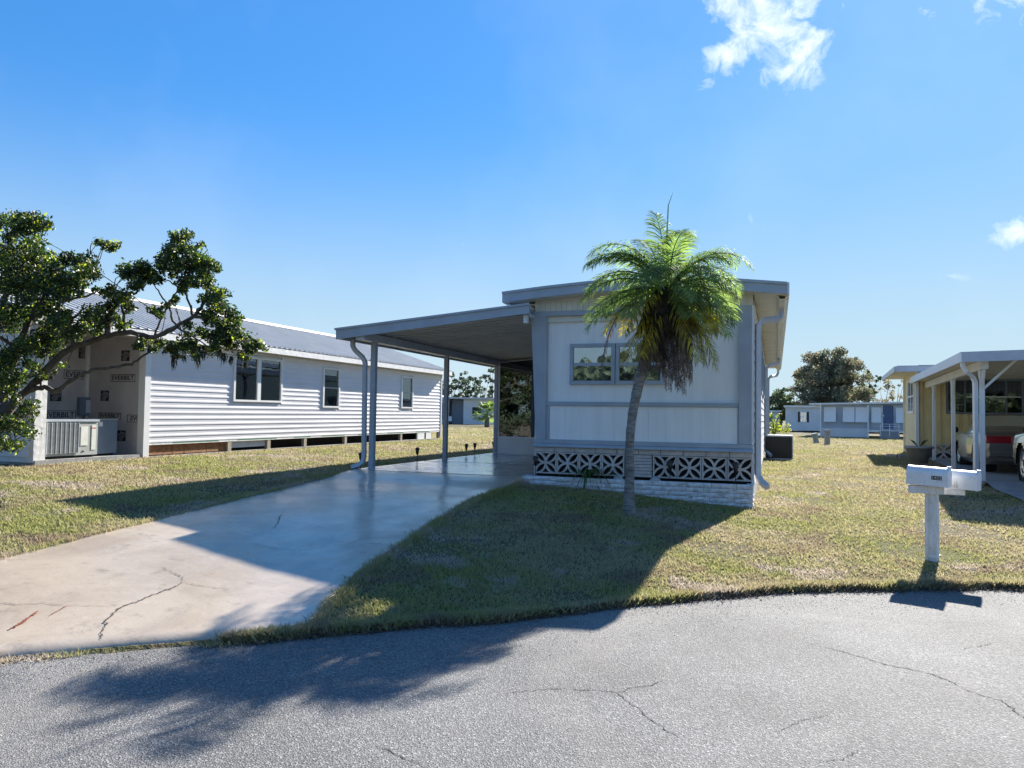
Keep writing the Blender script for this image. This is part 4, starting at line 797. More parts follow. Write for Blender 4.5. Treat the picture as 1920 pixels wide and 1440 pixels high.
# recess with house wrap and its prints
MB().box(-14.6, X0+.02, 10.5, 12.98, .45, .70).build('pad', M['foot'], LH)
MB().box(-14.44, -14.41, 10.6, 13.0, .70, 3.25).build('house_wrap', M['wrap'], LH); MB().box(-14.41, X0-.141, 13.04, 13.07, .66, 3.25).build('house_wrap', M['wrap'], LH)
MB().box(-14.409, -14.35, 12.96, 13.039, .70, 3.2).build('inside_corner', M['wrapw'], LH)
MB().box(-14.44, xe-.04, yN, 13.04, 3.2, 3.22).build('recess_ceiling', M['wrap'], LH)
MB().box(-14.44, X0+.0, 10.48, 10.72, .66, 3.19).build('wing_wall', M['wrapw'], LH)
for i in range(16): MB().box(-14.4, X0-.1, 10.46+.001*i, 10.479, .76+i*.15, .76+i*.15+.143).build('siding_slat', M['siding'], LH)
def text(s, size, parent, name, loc, rot, mat_, ext=.002, shear=0, center=True, xs=1, bold=0):
    cu = bpy.data.curves.new(name, 'FONT'); cu.body = s; cu.size = size; cu.extrude = ext; cu.offset = bold; cu.align_x = 'CENTER' if center else 'LEFT'; cu.align_y = 'CENTER'; cu.space_character = 1.05
    to = bpy.data.objects.new(name, cu); COL.objects.link(to); bpy.context.view_layer.update()
    me = bpy.data.meshes.new_from_object(to.evaluated_get(bpy.context.evaluated_depsgraph_get())); bpy.data.objects.remove(to, do_unlink=True)
    me.materials.clear(); me.materials.append(mat_); me.name = name
    o = link(name, me, None, parent, loc, rot); o.scale = (xs, 1, 1); return o
def everbilt(face, u, z, w=.62, cut=1):
    # face 'side': wall facing -Y at y=13.04 (u = x) ; 'back': wall facing +X at x=-14.41 (u = y)
    h = w*.24; t = .012
    def bx(a, b, c, d, nm='print_frame'):
        if face == 'side': return MB().box(a, b, 13.036, 13.0385, c, d).build(nm, M['ink'], LH)
        return MB().box(-14.4095, -14.407, a, b, c, d).build(nm, M['ink'], LH)
    bx(u-w/2, u+w/2*cut, z-h/2, z-h/2+t); bx(u-w/2, u+w/2*cut, z+h/2-t, z+h/2); bx(u-w/2, u-w/2+t, z-h/2+t, z+h/2-t)
    if cut == 1: bx(u+w/2-t, u+w/2, z-h/2+t, z+h/2-t)
    s = 'EVERBILT' if cut == 1 else 'EVI'; uu = u if cut == 1 else u-w*.22
    if face == 'side': text(s, h*.86, LH, 'lettering', (uu, 13.036, z), (R(90), 0, 0), M['ink'], bold=.002)
    else: text(s, h*.86, LH, 'lettering', (-14.406, uu, z), (R(90), 0, R(90)), M['ink'], bold=.002)
def square(face, u, z, w=.24):
    if face == 'side': MB().box(u-w/2, u+w/2, 13.036, 13.0385, z-w/2, z+w/2).build('print_square', M['ink'], LH)
    else: MB().box(-14.4095, -14.407, u-w/2, u+w/2, z-w/2, z+w/2).build('print_square', M['ink'], LH)
    for s, d in (('THE', .06), ('HOME', .0), ('DEPOT', -.06)):
        k = w/.24; du, dz = -d*k*.7, d*k*.7
        if face == 'side': text(s, .075*k, LH, 'lettering', (u+du, 13.035, z+dz), (R(90), R(-45), 0), M['wrap'], ext=.0005)
        else: text(s, .075*k, LH, 'lettering', (-14.4055, u+du, z+dz), (R(90), R(-45), R(90)), M['wrap'], ext=.0005)
def onside(px, py): return atY(px, py, 13.04)
def onback(px, py): d = RAY(px, py); t = -14.41/d.x; return Vector((-14.41, d.y*t, EYE+d.z*t))
for px, py, w in ((231,709,.68),): q = onside(px, py); everbilt('side', q.x, q.z, w)
q = onside(262, 785); everbilt('side', q.x, q.z, .68, .25)
q = onside(206, 780); everbilt('side', q.x, q.z, .62)
for px, py in ((236,667),(197,742),(228,817)): q = onside(px, py); square('side', q.x, q.z, .23)
for px, py in ((150,703),(112,778)): q = onback(px, py); everbilt('back', q.y, q.z, .80)
for px, py in ((158,661),(105,740)): q = onback(px, py); square('back', q.y, q.z, .27)
# condenser units, electrical boxes
AC = thing('condenser_unit', 'grey slatted air conditioner condenser with labels on the pad of the unfinished house', 'air conditioner', (-13.1, 11.4, .70))
MB().box(-13.35, -12.86, 10.74, 11.93, .745, 1.40).build('case', M['acbody'], AC); MB().box(-13.37, -12.84, 10.72, 11.95, 1.401, 1.44).build('lid', M['greyl'], AC); MB().box(-13.3, -12.9, 10.8, 11.9, .70, .744).build('base_rail', M['dark'], AC)
MB().box(-12.859, -12.855, 10.78, 11.46, .80, 1.37).build('coil_shade', M['acside'], AC)
for i in range(26): MB().box(-12.854, -12.838, 10.77, 11.47, .80+i*.0222, .80+i*.0222+.0085).build('louvre', M['acbody'], AC)
for i in range(8): MB().box(-12.853, -12.832, 10.77+i*.0985, 10.782+i*.0985, .79, 1.38).build('guard_bar', M['greyl'], AC)
MB().box(-12.859, -12.850, 11.53, 11.69, .93, 1.30).build('access_panel', M['label'], AC); MB().box(-12.859, -12.852, 11.78, 11.88, .84, 1.33).build('data_label', M['label'], AC); MB().box(-12.8515, -12.851, 11.785, 11.875, 1.26, 1.28).build('warning_stripe', M['red'], AC)
MB().lathe([(0,0),(.02,0),(.02,.008),(0,.008)], (-12.858, 11.60, .82), 10, 'x').build('valve_cap', M['ink'], AC)
A2 = thing('condenser_cabinet', 'plain blue grey equipment cabinet in the shade beside the slatted condenser', 'air conditioner', (-13.3, 12.3, .70))
MB().box(-13.55, -13.0, 12.02, 12.55, .74, 1.43).build('case', M['acside'], A2, bev=.01); MB().box(-13.56, -12.99, 12.01, 12.56, 1.431, 1.45).build('lid', M['acbody'], A2); MB().box(-12.999, -12.996, 12.08, 12.17, 1.30, 1.39).build('data_label', M['label'], A2); MB().box(-13.5, -13.05, 12.05, 12.5, .70, .739).build('base_rail', M['dark'], A2)
for px, nm, lab, mm in ((156,'meter_box','blue grey electrical box with pale cover on the house wrap','acside'), (174,'disconnect_box','dark grey electrical box next to the one with a pale cover','acside')):
    q = onback(px, 762); e = thing(nm, lab, 'electrical box', (-14.4, q.y, q.z)); w = .17
    MB().box(-14.405, -14.30, q.y-w, q.y+w-.03, q.z-.2, q.z+.2).build('case', M[mm], e, bev=.01)
    MB().box(-14.299, -14.293, q.y-.03 if px == 156 else q.y-.08, q.y+.12 if px == 156 else q.y+.08, q.z-.14, q.z+.14).build('cover', M['greyl'] if px == 156 else M['acbody'], e)
    MB().tube([(-14.37, q.y, q.z-.2), (-14.37, q.y, .72)], .025, 8).build('conduit', M['acside'], e)
LH.rotation_euler = (.004, 0, 0)
# ------------------------------------------------------------------ mailboxes
MP = onG(1752, 1052); mx_, my_ = MP.x, MP.y; mz = float(G(mx_, my_))
D_m = (MP-Vector((0,0,EYE))).dot(fw)
PO = thing('mailbox_post', 'weathered white square mailbox post with two cross boards at the lawn edge', 'post', (mx_, my_, mz), R(-24), local=True)
pd = .094
MB().box(-.042, .042, -.042, .042, -.1, atD(1741, 908, D_m+.02).z-mz-.03).build('post', M['postw'], PO, bev=.004)
MB().box(-.088, -.044, -.035, .038, -.1, atD(1741, 908, D_m+.02).z-mz-.09).build('side_stud', M['postw'], PO, bev=.004)
MB().box(-.047, .047, -.047, .047, .045, .07).build('post_band', M['trimw'], PO)
def mailbox(name, lab, loc, rz, num=None, tilt=0):
    t = thing(name, lab, 'mailbox', loc, rz, local=True); t.rotation_euler = (0, tilt, rz)
    L_, w, h = .405, .165, .212; r = w/2
    prof = [(-r, 0), (-r, h-r)]+[(-math.cos(math.pi*k/10)*r, h-r+math.sin(math.pi*k/10)*r) for k in range(1, 10)]+[(r, h-r), (r, 0)]
    n = len(prof); mb = MB(); mb.add([(-L_/2, y, z) for y, z in prof]+[(L_/2, y, z) for y, z in prof], [tuple(reversed(range(n))), tuple(range(n, 2*n))]+[(i, i+1, i+1+n, i+n) for i in range(n-1)]+[(n-1, 0, n, 2*n-1)]); mb.build('shell', M['mbox'], t)
    for s, nm in ((-1, 'door'), (1, 'back_cap')):
        k = 1.035; mb = MB(); x0_, x1_ = (s*(L_/2-.004), s*(L_/2+.012)); x0_, x1_ = min(x0_, x1_), max(x0_, x1_)
        pp = [(y*k, (z-.1)*k+.1) for y, z in prof]; mb.add([(x0_, y, z) for y, z in pp]+[(x1_, y, z) for y, z in pp], [tuple(reversed(range(n))), tuple(range(n, 2*n))]+[(i, i+1, i+1+n, i+n) for i in range(n-1)]+[(n-1, 0, n, 2*n-1)]); mb.build(nm, M['mbox'], t, bev=.003)
    MB().box(L_/2-.02, L_/2+.02, -.012, .012, h-.002, h+.018).build('latch', M['mbox'], t)
    for x in (-.1, .08): MB().box(x, x+.012, -r-.0025, -r-.0005, .01, h-r).build('seam', M['mbox'], t)
    if num:
        for i, ch in enumerate(num):
            x = .06+i*.027; pl = MB().box(x-.0125, x+.0125, -r-.003, -r-.0012, .075, .118).build('number_plate', M['ink'], t)
            text(ch, .042, t, 'number', (x, -r-.0034, .0965), (R(90), 0, 0), M['label'], ext=.0003)
    return t
zb_ = atD(1752, 893, D_m).z
# both boxes sit on the cross boards; they point along the road, left one nearly sideways to the viewer
bL = atD(1741, 908, D_m+.02); bR = atD(1796, 914, D_m+.10)
base_z = mz+1.10-.22*.0
zt_ = bL.z
for ch in PO.children:
    if ch.name.startswith('post') and 'band' not in ch.name: pass
a1 = mailbox('mailbox', 'white mailbox with black house number plates on the left of the post', (bL.x, bL.y, zt_-.012), ang0-R(43), '1452', R(2))
a2 = mailbox('mailbox', 'white mailbox with green streaks and no number on the right of the post', (bR.x, bR.y, atD(1796, 914, D_m+.10).z-.012), ang0-R(45), None, R(2))
def board(name, c, L_, rz, h=.085, th=.10):
    o = MB().cbox((0, 0, 0), (L_, th, h)).build(name, M['postw'], PO, bev=.004)
    mw = Matrix.Translation(c) @ Matrix.Rotation(rz, 4, 'Z'); bpy.context.view_layer.update(); o.matrix_world = mw; bpy.context.view_layer.update(); return o
bpy.context.view_layer.update()
board('cross_board', (bL.x-.02, bL.y+.03, zt_-.063), .36, ang0-R(30)); board('cross_board', (bR.x-.08, bR.y, zt_-.075), .30, ang0-R(30), .09)
# little arch handle between the boxes
q = atD(1755, 868, D_m+.1); tag(MB().tube([(q.x-.045, q.y, q.z-.02), (q.x-.02, q.y+.005, q.z+.012), (q.x, q.y+.005, q.z+.018), (q.x+.02, q.y, q.z+.012), (q.x+.05, q.y, q.z-.02)], .006, 6).box(q.x-.03, q.x+.03, q.y, q.y+.004, q.z-.02, q.z+.008).build('flag_bracket', M['mbox'], PO))
strk = mat('green_streak', (.24,.24,.15), .8, var=.4, scale=60)
for x in (-.045, -.028, -.012, .004, .02): 
    h = random.uniform(.05, .11); MB().add([(x-.003, -.0832, .012), (x+.004, -.0832, .012), (x+.001, -.0832, .012+h)], [(0, 1, 2)]).build('streak', strk, a2)
# ------------------------------------------------------------------ neighbour's yellow house
YR = R(-3.6); YH = thing('yellow_house', 'yellow ribbed and cream house at the right edge behind the parked cars', 'house', (4.06, 18.3, .42), YR, local=True)
yw = 9.95
# ribbed wall facing the road, behind the car
xw0, xw1 = -.235, 6.5; nr = 26; wr = (xw1-xw0)/nr
win = [(.62, 1.06), (1.12, 2.15), (2.2, 2.62)]
for i in range(nr):
    a = xw0+i*wr; b = a+wr; segs = [(.25, 2.95)]
    if b > .55 and a < 2.7: segs = [(.25, 1.50), (2.62, 2.95)]
    for z0, z1 in segs:
        mb = MB(); pp = [(a, yw+.06), (a, yw), (a+wr*.42, yw), (a+wr*.55, yw+.045), (a+wr*.88, yw+.045), (b, yw), (b, yw+.06)]; mb.prism(pp, 'z', z0, z1); mb.build('ribbed_panel', M['yellow'], YH)
MB().box(xw0, xw1, yw+.065, yw+.1, 0, 3.1).build('core_wall', M['inner'], YH)
fr = MB().box(.55, 2.7, yw-.03, yw+.05, 1.50, 1.56).box(.55, 2.7, yw-.03, yw+.05, 2.56, 2.62).box(.55, .61, yw-.03, yw+.05, 1.56, 2.56).box(2.64, 2.7, yw-.03, yw+.05, 1.56, 2.56).build('window', M['acside'], YH)
for x in (1.06, 1.6, 2.2): MB().box(x, x+.05, yw-.02, yw+.05, 1.561, 2.559).build('mullion', M['acside'], fr)
MB().box(1.12, 2.63, yw-.025, yw-.001, 2.04, 2.07).build('mid_rail', M['trimw'], fr); MB().box(.61, 2.64, yw+.01, yw+.015, 1.56, 2.56).build('pane', GL_dark, fr)
for i in range(30): MB().box(.63+i*.067, .63+i*.067+.04, yw+.05, yw+.054, 1.57, 2.55).build('blind_slat', M['curtain'] if i % 2 else M['inner'], fr)
for x in (.74, .9): 
    for z in (1.8, 2.05, 2.3): MB().box(.62, 1.05, yw-.015, yw+.005, z, z+.02).build('muntin', M['greyl'], fr); break
# cream side wing receding towards the back
MB().box(-.3, -.18, yw-.0, 14.2, -.2, 3.0).build('wing_wall', M['creamw'], YH, bev=.01)
MB().box(-.335, -.24, yw-.06, yw+.10, .0, 2.95).build('corner_trim', M['trimw'], YH)
MB().tube([(-.34, 14.1, -.1), (-.34, 14.1, 2.9)], .045, 4, smooth=False).build('downspout', M['cream_soffit'], YH)
f = MB().box(-.34, -.301, 10.7, 12.75, 1.52, 1.60).box(-.34, -.301, 10.7, 12.75, 2.62, 2.70).box(-.34, -.301, 10.7, 10.8, 1.60, 2.62).box(-.34, -.301, 12.65, 12.75, 1.60, 2.62).box(-.34, -.301, 11.67, 11.78, 1.60, 2.62).box(-.338, -.302, 10.8, 12.65, 2.08, 2.13).build('window', M['trimw'], YH)
MB().box(-.32, -.31, 10.75, 12.7, 1.56, 2.66).build('pane', GL_dark, f); MB().box(-.3009, -.3005, 10.75, 12.7, 1.56, 2.66).build('blind', M['inner'], f)
# carport roof slab and fascia; upper roof behind
MB().add([(-.42,-.55,2.52),(7.5,-.75,2.70),(7.5,10.3,2.74),(-.42,10.3,2.56),(-.42,-.55,2.64),(7.5,-.75,2.82),(7.5,10.3,2.86),(-.42,10.3,2.68)], [(0,3,2,1),(4,5,6,7),(1,2,6,5),(2,3,7,6)]).build('carport_roof', M['cream_soffit'], YH)
MB().add([(-.44,-.59,2.46),(7.5,-.79,2.63),(7.5,-.79,2.84),(-.44,-.59,2.665),(-.44,-.553,2.46),(7.5,-.753,2.63),(7.5,-.753,2.84),(-.44,-.553,2.665)], [(0,1,2,3),(7,6,5,4),(0,4,5,1),(3,2,6,7),(0,3,7,4)]).build('fascia', M['greyl'], YH)
MB().add([(-.46,-.59,2.46),(-.46,10.35,2.50),(-.46,10.35,2.70),(-.46,-.59,2.665),(-.422,-.59,2.46),(-.422,10.35,2.50),(-.422,10.35,2.70),(-.422,-.59,2.665)], [(0,3,2,1),(4,5,6,7),(0,1,5,4),(3,7,6,2),(1,2,6,5),(0,4,7,3)]).build('side_fascia', M['trimw'], YH)
MB().box(-.06, .06, -.4, 9.9, 2.33, 2.515).build('beam', M['cream_soffit'], YH)
MB().box(-.95, 7, 9.55, 16, 2.92, 2.98).build('upper_soffit', M['cream_soffit'], YH); MB().box(-.97, 7, 9.52, 9.548, 2.86, 3.03).build('upper_fascia', M['greyl'], YH); MB().box(-.985, -.952, 9.52, 16, 2.86, 3.03).build('upper_fascia', M['greyl'], YH); MB().box(-.9, 7, 9.6, 15.9, 2.981, 3.06).build('upper_roof', M['greyl'], YH)
for i, y in enumerate((.0, 4.1, 8.1)):
    o = MB().box(-.045, .045, y-.045, y+.045, -.1, 2.329).build('post', M['trimw'], YH, bev=.004)
    for s in (-1, 1): MB().tube([(0, y+s*.03, 1.95), (0, y+s*.32, 2.36)], .032, 4, smooth=False).build('brace', M['trimw'], o)
    if i == 0: MB().tube([(.04, y, 1.95), (.62, y, 2.54)], .035, 4, smooth=False).build('brace', M['trimw'], o)
MB().tube([(-.40,-.42,2.5),(-.40,-.42,2.38),(-.34,-.38,2.28),(-.18,-.12,2.18),(-.13,-.05,2.08),(-.125,-.04,1.95),(-.125,-.04,.12),(-.16,-.1,.05)], .055, 4, smooth=False).build('downspout', M['trimw'], YH)
MB().tube([(-.36,9.6,2.7),(-.36,9.75,2.6),(-.36,9.9,2.5)], .04, 4, smooth=False).build('downspout', M['trimw'], YH)
for i in range(3): link('screen_block', sb, None, YH, (.45+i*.62, yw-.18, .02), scale=(1.55, 1, 1.35))
# planter pot with a few leaves, brick edging by the wing
pp = yel(-.55, 6.6, 0); pp.z = float(G(pp.x, pp.y))
PT_ = thing('planter_pot', 'wide grey planter pot on the grass beside the yellow house', 'planter', tuple(pp), local=True)
MB().lathe([(0,0),(.22,0),(.36,.42),(.40,.42),(.40,.48),(.34,.48),(.32,.40),(0,.40)], n=18).build('pot', M['pot'], PT_); MB().lathe([(0,.41),(.33,.41)], n=18).build('soil', M['soil'], PT_)
for k in range(5):
    a = random.uniform(0, 6.28); MB().add([(0,-.02,.42),(0,.02,.42),(math.cos(a)*.12,math.sin(a)*.12+.01,.62),(math.cos(a)*.25,math.sin(a)*.25,.68)], [(0,1,2),(1,3,2)]).build('leaf', M['leaf'], PT_)
rl = yel(-.75, 9.2, 0); rz0 = float(G(rl.x, rl.y))
for k in range(3):
    o = MB().cbox((0,0,.06), (.34,.22,.13), rz=random.uniform(-.6,.6)).build('paving_block', M['foot'], None, bev=.015); o.location = (rl.x-.3+k*.3, rl.y+random.uniform(-.2,.2), rz0-.01)
    tag(o, ('loose grey paving block lying furthest left by the cream wing', 'loose grey paving block between the two others by the cream wing', 'loose grey paving block closest to the planter pot')[k], 'paving block', 'loose blocks beside the yellow house')
# ------------------------------------------------------------------ cars
def car(name, lab, loc, rz, m_, L_=4.9, W_=1.84, Ht=1.42, wr=.33, suv=False):
    t = thing(name, lab, 'car', loc, rz, local=True)      # +y = front, origin at the middle on the ground
    if not suv: st = [(-L_/2,.38,.62,.72,.72,.72,.78),(-L_/2+.06,.24,.60,.90,.93,.84,.84),(-L_/2+.35,.20,.60,.97,1.03,.90,.78),(-1.55,.20,.58,.97,1.06,.915,.74),(-1.30,.20,.58,.96,1.12,.92,.70),(-.75,.18,.57,.95,Ht-.03,.92,.60),(-.2,.18,.57,.94,Ht,.92,.62),(.35,.18,.57,.93,Ht-.02,.92,.60),(1.05,.18,.57,.92,1.04,.92,.68),(1.35,.20,.58,.90,.97,.91,.76),(1.9,.22,.58,.84,.88,.915,.74),(L_/2-.12,.26,.56,.72,.74,.87,.66),(L_/2,.40,.52,.60,.60,.76,.60)]
    else: st = [(-L_/2,.42,.7,.8,.8,.8,.84),(-L_/2+.05,.30,.72,1.02,1.1,.90,.86),(-L_/2+.22,.28,.72,1.08,1.45,.92,.72),(-1.9,.28,.72,1.08,Ht-.05,.93,.68),(-.8,.28,.72,1.07,Ht,.93,.68),(.4,.28,.72,1.06,Ht-.03,.93,.66),(1.15,.28,.72,1.06,1.18,.93,.74),(1.5,.28,.72,1.04,1.10,.93,.82),(2.1,.30,.7,1.0,1.05,.93,.8),(L_/2-.08,.34,.66,.90,.92,.90,.76),(L_/2,.45,.6,.72,.72,.82,.70)]
    st = np.array(st); ys = np.linspace(-L_/2, L_/2, 131); A = np.stack([np.interp(ys, st[:,0], st[:,k]) for k in range(1, 7)], -1)
    ker = np.ones(7)/7; A = np.stack([np.convolve(np.pad(A[:, k], 3, 'edge'), ker, 'valid') for k in range(6)], -1)
    ax = 1.42 if not suv else 1.5; ra = wr*1.17; rings, kinds = [], None
    for y, (zb__, zm, zs, ztop, hw, rw) in zip(ys, A):
        half = [((0, zb__), 'b'), ((hw*.9, zb__), 'b')]
        half += [((hw*(.985+.015*k/5), zb__+.10+(zm-zb__-.10)*k/5), 'b') for k in range(5)]
        half += [((hw*(1.0-.018*(k/5)**2), zm+(zs-.04-zm)*k/5), 'b') for k in range(6)]
        half += [((hw*.955, zs), 'g'), ((rw+(hw*.95-rw)*.12, ztop-.05 if ztop-zs > .12 else zs+(ztop-zs)*.6), 't'), ((rw*.85, ztop), 't'), ((rw*.4, ztop+.012), 't'), ((0, ztop+.015), 't')]
        kinds = [k for _, k in half]; rings.append([(x, y, z) for (x, z), _ in half]+[(-x, y, z) for (x, z), _ in half[-2:0:-1]])
    n = len(rings[0]); V = [p for r in rings for p in r]; body, glass_ = [], []; dy = ys[1]-ys[0]
    for i in range(len(rings)-1):
        cab = A[i][3]-A[i][2]; slope = abs(A[min(i+2, len(A)-1)][3]-A[max(i-2, 0)][3])/(4*dy)
        for j in range(n):
            f_ = (i*n+j, i*n+(j+1) % n, (i+1)*n+(j+1) % n, (i+1)*n+j); kd = kinds[min(j, n-1-j)]
            cx_, cy_, cz_ = [sum(V[q][k] for q in f_)/4 for k in range(3)]
            if abs(cx_) > .45 and kd == 'b' and any((cy_-w)**2+(cz_-wr)**2 < ra*ra for w in (-ax+.02, ax)): continue
            pillar = any(abs(cy_-q) < .05 for q in (-.32, )) and kd == 'g'
            isg = (kd == 'g' and cab > .17 and not pillar) or (kd == 't' and min(j, n-1-j) >= len(kinds)-4 and slope > .30 and cab > .12 and ys[i] > -L_/2+.12)
            (glass_ if isg else body).append(f_)
    bo = MB().add(V, body+[tuple(range(n)), tuple(reversed(range((len(rings)-1)*n, len(rings)*n)))], True).build('body', m_, t); bo.data.set_sharp_from_angle(angle=R(35))
    used = sorted({q for f_ in glass_ for q in f_}); ix = {q: k for k, q in enumerate(used)}; MB().add([V[q] for q in used], [tuple(ix[q] for q in f_) for f_ in glass_], True).build('window', GL_car, t); MB().box(-.60, .60, -1.1, .9, .5, .98).build('interior', M['dark'], t)
    for y in (-ax+.02, ax):
        for s in (-1, 1):
            x = s*(W_/2-.145); c = (x, y, wr)
            MB().lathe([(0, s*.50), (ra*1.0, s*.50), (ra*1.0, s*.885), (ra*1.03, s*.885), (ra*1.03, s*.49), (0, s*.49)], (0, y, wr), 28, 'x').build('wheel_well', M['dark'], t)
            w = MB().lathe([(wr*.66,-.09),(wr*.93,-.10),(wr,-.07),(wr,.07),(wr*.93,.10),(wr*.66,.09)], c, 28, 'x').build('wheel', M['tyre'], t)
            MB().lathe([(wr*.67,.085*s),(wr*.70,.098*s),(wr*.60,.07*s),(wr*.58,.02*s),(0,.02*s)], c, 28, 'x').build('rim', M['chrome'], w)
            for k in range(6):
                a = k*math.pi/3+.3; MB().tube([(x+s*.075, y+math.cos(a)*wr*.10, wr+math.sin(a)*wr*.10), (x+s*.07, y+math.cos(a)*wr*.62, wr+math.sin(a)*wr*.62)], [wr*.10, wr*.075], 5).build('spoke', M['chrome'], w)
            MB().lathe([(0,.09*s),(wr*.15,.085*s),(wr*.17,.05*s)], c, 12, 'x').build('hub_cap', M['chrome'], w)
    yb = -L_/2
    MB().box(-.80, .80, yb-.035, yb+.2, .36, .56).build('bumper', m_, t, bev=.04); MB().box(-.78, .78, yb-.045, yb-.02, .40, .425).build('bumper_strip', M['chrome'], t)
    for s in (-1, 1): MB().box(min(s*.30, s*.84), max(s*.30, s*.84), yb-.012, yb+.14, .72, .90).build('tail_lamp', M['tail'], t, bev=.02)
    MB().box(-.299, .299, yb-.008, yb+.1, .74, .88).build('lamp_bar', M['tail'], t, bev=.01); MB().box(-.16, .16, yb-.02, yb+.02, .575, .685).build('number_plate', M['label'], t)
    for s in (-1, 1):
        MB().lathe([(0,-.09),(.07,-.06),(.085,0),(.07,.05),(0,.07)], (s*1.02, .80 if not suv else .42, 1.0 if not suv else 1.12), 10, 'x').build('mirror', M['black'], t)
        MB().box(s*.915-.004, s*.915+.004, -.9, .9, .40, .415).build('side_moulding', m_, t)
        for y in (-.28, .62): MB().box(s*.905-.012, s*.905+.012, y-.08, y+.08, .80, .825).build('door_handle', m_, t)
    return t
c1 = yel(1.30, 5.0, 0); car('parked_car', 'champagne sedan with full width red tail lamps under the yellow house carport', (c1.x, c1.y, .45), YR, M['carg'], L_=4.95)
c2_ = (5.62, 16.9, .42); car('parked_car', 'dark greenish car cut off by the right edge of the photo, large chrome wheel', c2_, R(-3), M['cars'], L_=5.0, Ht=1.7, wr=.385, suv=True)
# ------------------------------------------------------------------ far houses
B = thing('blue_grey_home', 'distant blue grey mobile home with propped white awning shutters', 'house', (3.0, 58, .5), R(-6), local=True)
def bx(p, nm, m_, *a, **k): return MB().box(*a).build(nm, m_, p, **k)
bx(B, 'wall', M['bluewall'], 0, 9, 0, 9, .55, 2.3); bx(B, 'skirting', M['farwhite'], -.0, 2.95, -.03, -.002, .02, .62)
bx(B, 'porch_wall', M['bluewall'], 3.05, 9, -.04, -.001, .62, 2.3)
MB().add([(-.75,-.5,2.22),(10,-.5,2.46),(10,9,2.46),(-.75,9,2.22),(-.75,-.5,2.33),(10,-.5,2.58),(10,9,2.58),(-.75,9,2.33)], [(0,3,2,1),(4,5,6,7),(0,1,5,4),(1,2,6,5),(2,3,7,6),(3,0,4,7)]).build('roof', M['trimw'], B)
for a, b in ((.2,.98),(1.42,2.16),(2.2,2.96),(3.2,3.82),(4.7,5.4)):
    MB().add([(a,-.03,2.08),(b,-.03,2.08),(b,-.36,1.05),(a,-.36,1.05),(a,-.06,2.08),(b,-.06,2.08),(b,-.39,1.05),(a,-.39,1.05)], [(0,1,2,3),(7,6,5,4),(0,4,5,1),(2,6,7,3),(1,5,6,2),(0,3,7,4)]).build('awning_shutter', M['trimw'], B)
    bx(B, 'window', M['dark'], a+.03, b-.03, -.045, -.04, 1.08, 2.04)
for x in (0.0, 3.0): bx(B, 'post', M['trimw'], x-.04, x+.04, -.5, -.42, 0, 2.25)
bx(B, 'door', M['bluedoor'], 3.9, 4.55, -.07, -.041, .66, 2.22); bx(B, 'door_frame', M['trimw'], 3.85, 3.899, -.08, -.04, .62, 2.27)
for k in range(3): bx(B, 'step', M['foot'], 3.7, 4.9, -.5-.3*k, -.1 if k == 0 else -.2-.3*k, .0, .5-.15*k-.001)
for x in (3.75, 4.3, 4.85): bx(B, 'rail_post', M['trimw'], x-.02, x+.02, -1.0, -.96, 0, .98)
for z in (.5, .8, .95): bx(B, 'hand_rail', M['trimw'], 3.25, 4.9, -.985, -.975, z, z+.025)
q = onG(1655, 822); PV = thing('standpipe', 'white pipe post with a round cap in front of the blue grey home steps', 'post', tuple(q), local=True); MB().tube([(0,0,0),(0,0,1.45)], .06, 8).build('pipe', M['pvc'], PV); MB().lathe([(0,1.62),(.09,1.6),(.12,1.52),(.09,1.45),(0,1.44)], n=10).build('cap', M['pvc'], PV)
Wt = thing('white_home', 'distant white mobile home with one black shuttered window', 'house', (.93, 82, .5), R(-3), local=True)
bx(Wt, 'wall', M['farwhite'], 0, 12, 0, 7, .1, 2.4); bx(Wt, 'roof', M['trimw'], -.15, 12.2, -.3, 7.3, 2.4, 2.58)
f = bx(Wt, 'window', M['trimw'], 1.4, 1.98, -.05, -.001, .95, 1.95); bx(Wt, 'pane', GL_dark, 1.45, 1.93, -.056, -.051, 1.0, 1.9); bx(Wt, 'pane_shade', M['inner'], 1.45, 1.93, -.0505, -.0502, 1.0, 1.9); bx(Wt, 'muntin', M['trimw'], 1.45, 1.93, -.06, -.057, 1.43, 1.48); bx(Wt, 'muntin', M['trimw'], 1.67, 1.71, -.0605, -.0602, 1.0, 1.9)
for a in (1.18, 2.02): bx(Wt, 'shutter', M['ink'], a, a+.18, -.04, -.001, .93, 1.97)
W3 = thing('low_white_home', 'low pale home glimpsed behind the shrubs beside the white home', 'house', (-3.2, 88, .5), 0, local=True); bx(W3, 'wall', M['farwhite'], 0, 3.6, 0, 6, .1, 2.0); bx(W3, 'roof', M['trimw'], -.2, 3.8, -.3, 6.2, 2.0, 2.14)
for a in (.6, 2.2): bx(W3, 'window', M['acside'], a, a+.7, -.04, -.001, 1.0, 1.6)
W4 = thing('far_left_home', 'distant white home with a dark porch opening seen under the carport', 'house', (-31.1, 75, .55), R(14), local=True)
bx(W4, 'wall', M['farwhite'], 0, 3.3, 0, 6, .05, 2.75); bx(W4, 'roof', M['greyl'], -1.7, 3.6, -.5, 6.4, 2.75, 2.92); bx(W4, 'porch_recess', M['acside'], -1.3, -.002, .6, 5, .05, 2.74); bx(W4, 'porch_post', M['trimw'], -1.6, -1.5, -.3, -.2, .05, 2.74)
f = bx(W4, 'window', M['ink'], .95, 1.9, -.05, -.001, 1.15, 1.9); bx(W4, 'muntin', M['greyl'], .97, 1.88, -.055, -.051, 1.5, 1.53)
